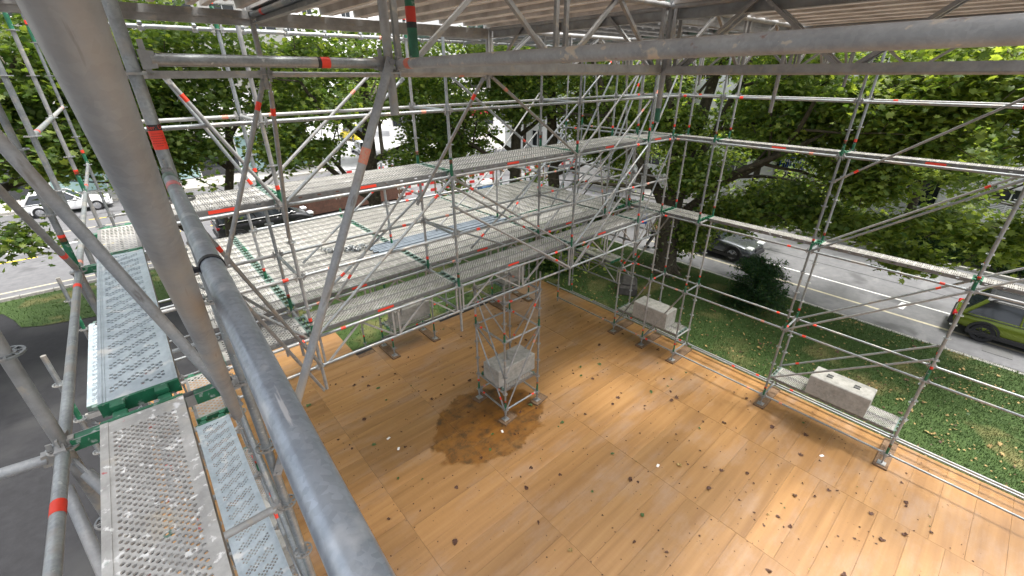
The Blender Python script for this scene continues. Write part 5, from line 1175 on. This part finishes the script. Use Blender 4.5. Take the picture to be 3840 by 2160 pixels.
# ---------------------------------------------------------------- buildings
def facade(t, origin, ax, length, z0, z1, wallm, cols, rows, ww, wh, depth=8, name='wall', glass=GLASSD, frame=WALLW, side=1, first=1.4, skip=()):
    """wall slab with real openings: piers, spandrels, frames and recessed panes; ax = unit direction along the facade"""
    o = Vector(origin)-t.location; a = math.atan2(ax[1], ax[0]); Mx = Matrix.Translation(o) @ Matrix.Rotation(a, 4, 'Z')
    cw = length/cols; rh = (z1-z0)/rows; th = .3
    b = MB(); 
    for r_ in range(rows):
        zb = z0+r_*rh+first*rh/3.2; zt = min(zb+wh, z0+(r_+1)*rh-.2)
        b.box((0, 0, z0+r_*rh), (length, th, zb)); b.box((0, 0, zt), (length, th, z0+(r_+1)*rh))
        for c in range(cols+1):
            x0 = c*cw-(cw-ww)/2; x1 = c*cw+(cw-ww)/2; b.box((max(0, x0), 0, zb), (min(length, x1), th, zt))
        for c in range(cols):
            x0 = c*cw+(cw-ww)/2; fr = MB(); e = .06
            for (p0, p1) in (((0, .12, 0), (ww, .18, e)), ((0, .12, zt-zb-e), (ww, .18, zt-zb)), ((0, .12, e), (e, .18, zt-zb-e)), ((ww-e, .12, e), (ww, .18, zt-zb-e)), ((ww/2-.025, .12, e), (ww/2+.025, .18, zt-zb-e))): fr.box(p0, p1)
            w = obj('window', cached(('wf', round(ww, 2), round(zt-zb, 2), frame.name), lambda: fr.mesh('window', frame)), t, mw=Mx @ Matrix.Translation((x0, 0, zb)))
            def pn():
                q = MB(); q.add([(e, .15, e), (ww-e, .15, e), (ww-e, .15, zt-zb-e), (e, .15, zt-zb-e)], [(0, 1, 2, 3)]); return q.mesh('pane', glass)
            obj('pane', cached(('wp', round(ww, 2), round(zt-zb, 2), glass.name), pn), w)
    obj(name, b.mesh(name, wallm), t, mw=Mx)
    b = MB(); b.box((.3, .45, z0), (length-.3, depth, z1)); obj('building_core', b.mesh('building_core', wallm), t, mw=Mx)
t = thing('apartment_building', 'long white building with dark windows across the right street', 'building', (33.6, -14, -.3))
facade(t, (33.6, 40, -.3), (0, -1), 56, -.3, 16, WALLW, 16, 5, 1.7, 1.7)
# corrugated garage fronts, blue balcony and awning on that building
b = MB()
for i in range(26): b.box((0, 0, i*.085), (.05, 6.5, i*.085+.05))
for y in (-5.0, 3.2): obj('roller_shutter', cached('rs', lambda: b.mesh('roller_shutter', WALLW)), t, loc=(33.50-33.6, y+14, -.0))
t2 = thing('balcony', 'small blue railed balcony on the white building, seen through the leaves', 'balcony', (33.4, 9, 2.0)); b = MB(); b.box((-1.0, -1.4, 0), (-.0, 1.4, .12)); obj('balcony_slab', b.mesh('balcony_slab', WALLW), t2)
b = MB(); b.box((-1.0, -1.4, .9), (-.95, 1.4, .96))
for i in range(20): b.box((-.99, -1.38+i*.145, .12), (-.96, -1.34+i*.145, .9))
obj('railing', b.mesh('railing', BLUE), t2)
t = thing('shop_building', 'grey building with a pale glass ground floor on the left street', 'building', (3, 46, -.3))
facade(t, (-34, 47.2, 3.2), (1, 0), 48, 3.2, 17, WALLG, 16, 4, 1.8, 1.8)
b = MB(); b.box((-37, 1.2, 3.2), (11.2, 1.7, 3.55)); obj('canopy_edge', b.mesh('canopy_edge', WALLW), t)
for i in range(15):
    x = -36.8+i*3.2; gm = GLASSA if i % 4 else bpy.data.materials['dark_glass']
    obj('shop_window', cached(('sw', gm.name), lambda: MB().box((0, 0, 0), (3.1, .06, 3.2)).mesh('shop_window', gm)), t, loc=(x, 1.6, .02))
    obj('mullion', cached('mul', lambda: MB().box((0, -.03, 0), (.08, .1, 3.25)).mesh('mullion', WALLW)), t, loc=(x-.09, 1.6, 0))
t = thing('shop_building', 'pale shop building with a red sign board at the far side of the junction', 'building', (46, 42, -.3))
facade(t, (30, 62, 3.4), (.86, -.51), 40, 3.4, 16, WALLW, 12, 4, 1.8, 1.7)
facade(t, (30, 62, -.3), (.86, -.51), 40, -.3, 3.4, WALLW, 10, 1, 2.8, 2.4, frame=WALLG, name='ground_wall')
signm = mat('magenta_red_sign', (.62, .01, .06), .5)
Ms = Matrix.Translation(Vector((39.5, 56.0, 2.6))-t.location) @ Matrix.Rotation(math.atan2(-.51, .86), 4, 'Z')
obj('sign_board', MB().box((0, -.25, -.2), (3.6, -.1, 1.3), bev=.02).mesh('sign_board', signm), t, mw=Ms)
t = thing('apartment_building', 'tall white apartment house closing the far end of the street', 'building', (10, 100, -.3))
facade(t, (-20, 95, -.3), (1, 0), 80, -.3, 20, WALLW, 22, 6, 1.8, 1.7)
t = thing('sun_umbrella', 'small green awning in front of the pale shop', 'awning', (34.5, 52, -.3)); b = MB(); b.tube((0, 0, 0), (0, 0, 3.0), .04, n=8); obj('pole', b.mesh('pole', GALV), t); b = MB(); b.tube((0, 0, 2.5), (0, 0, 3.1), 1.9, .05, n=8); obj('cover', b.mesh('cover', mat('green_fabric', (.05, .14, .1), .8)), t)
for x, y, h, l in ((30.9, -1.0, 2.2, 'short dark green post at the hedge across the right street'),):
    b = MB(); b.tube((0, 0, 0), (0, 0, h), .06, n=10); tag(obj('post', b.mesh('post', mat('petrol_green', (.03, .12, .12), .5), True), loc=(27.9, 2.4, -.25)), l, 'post')
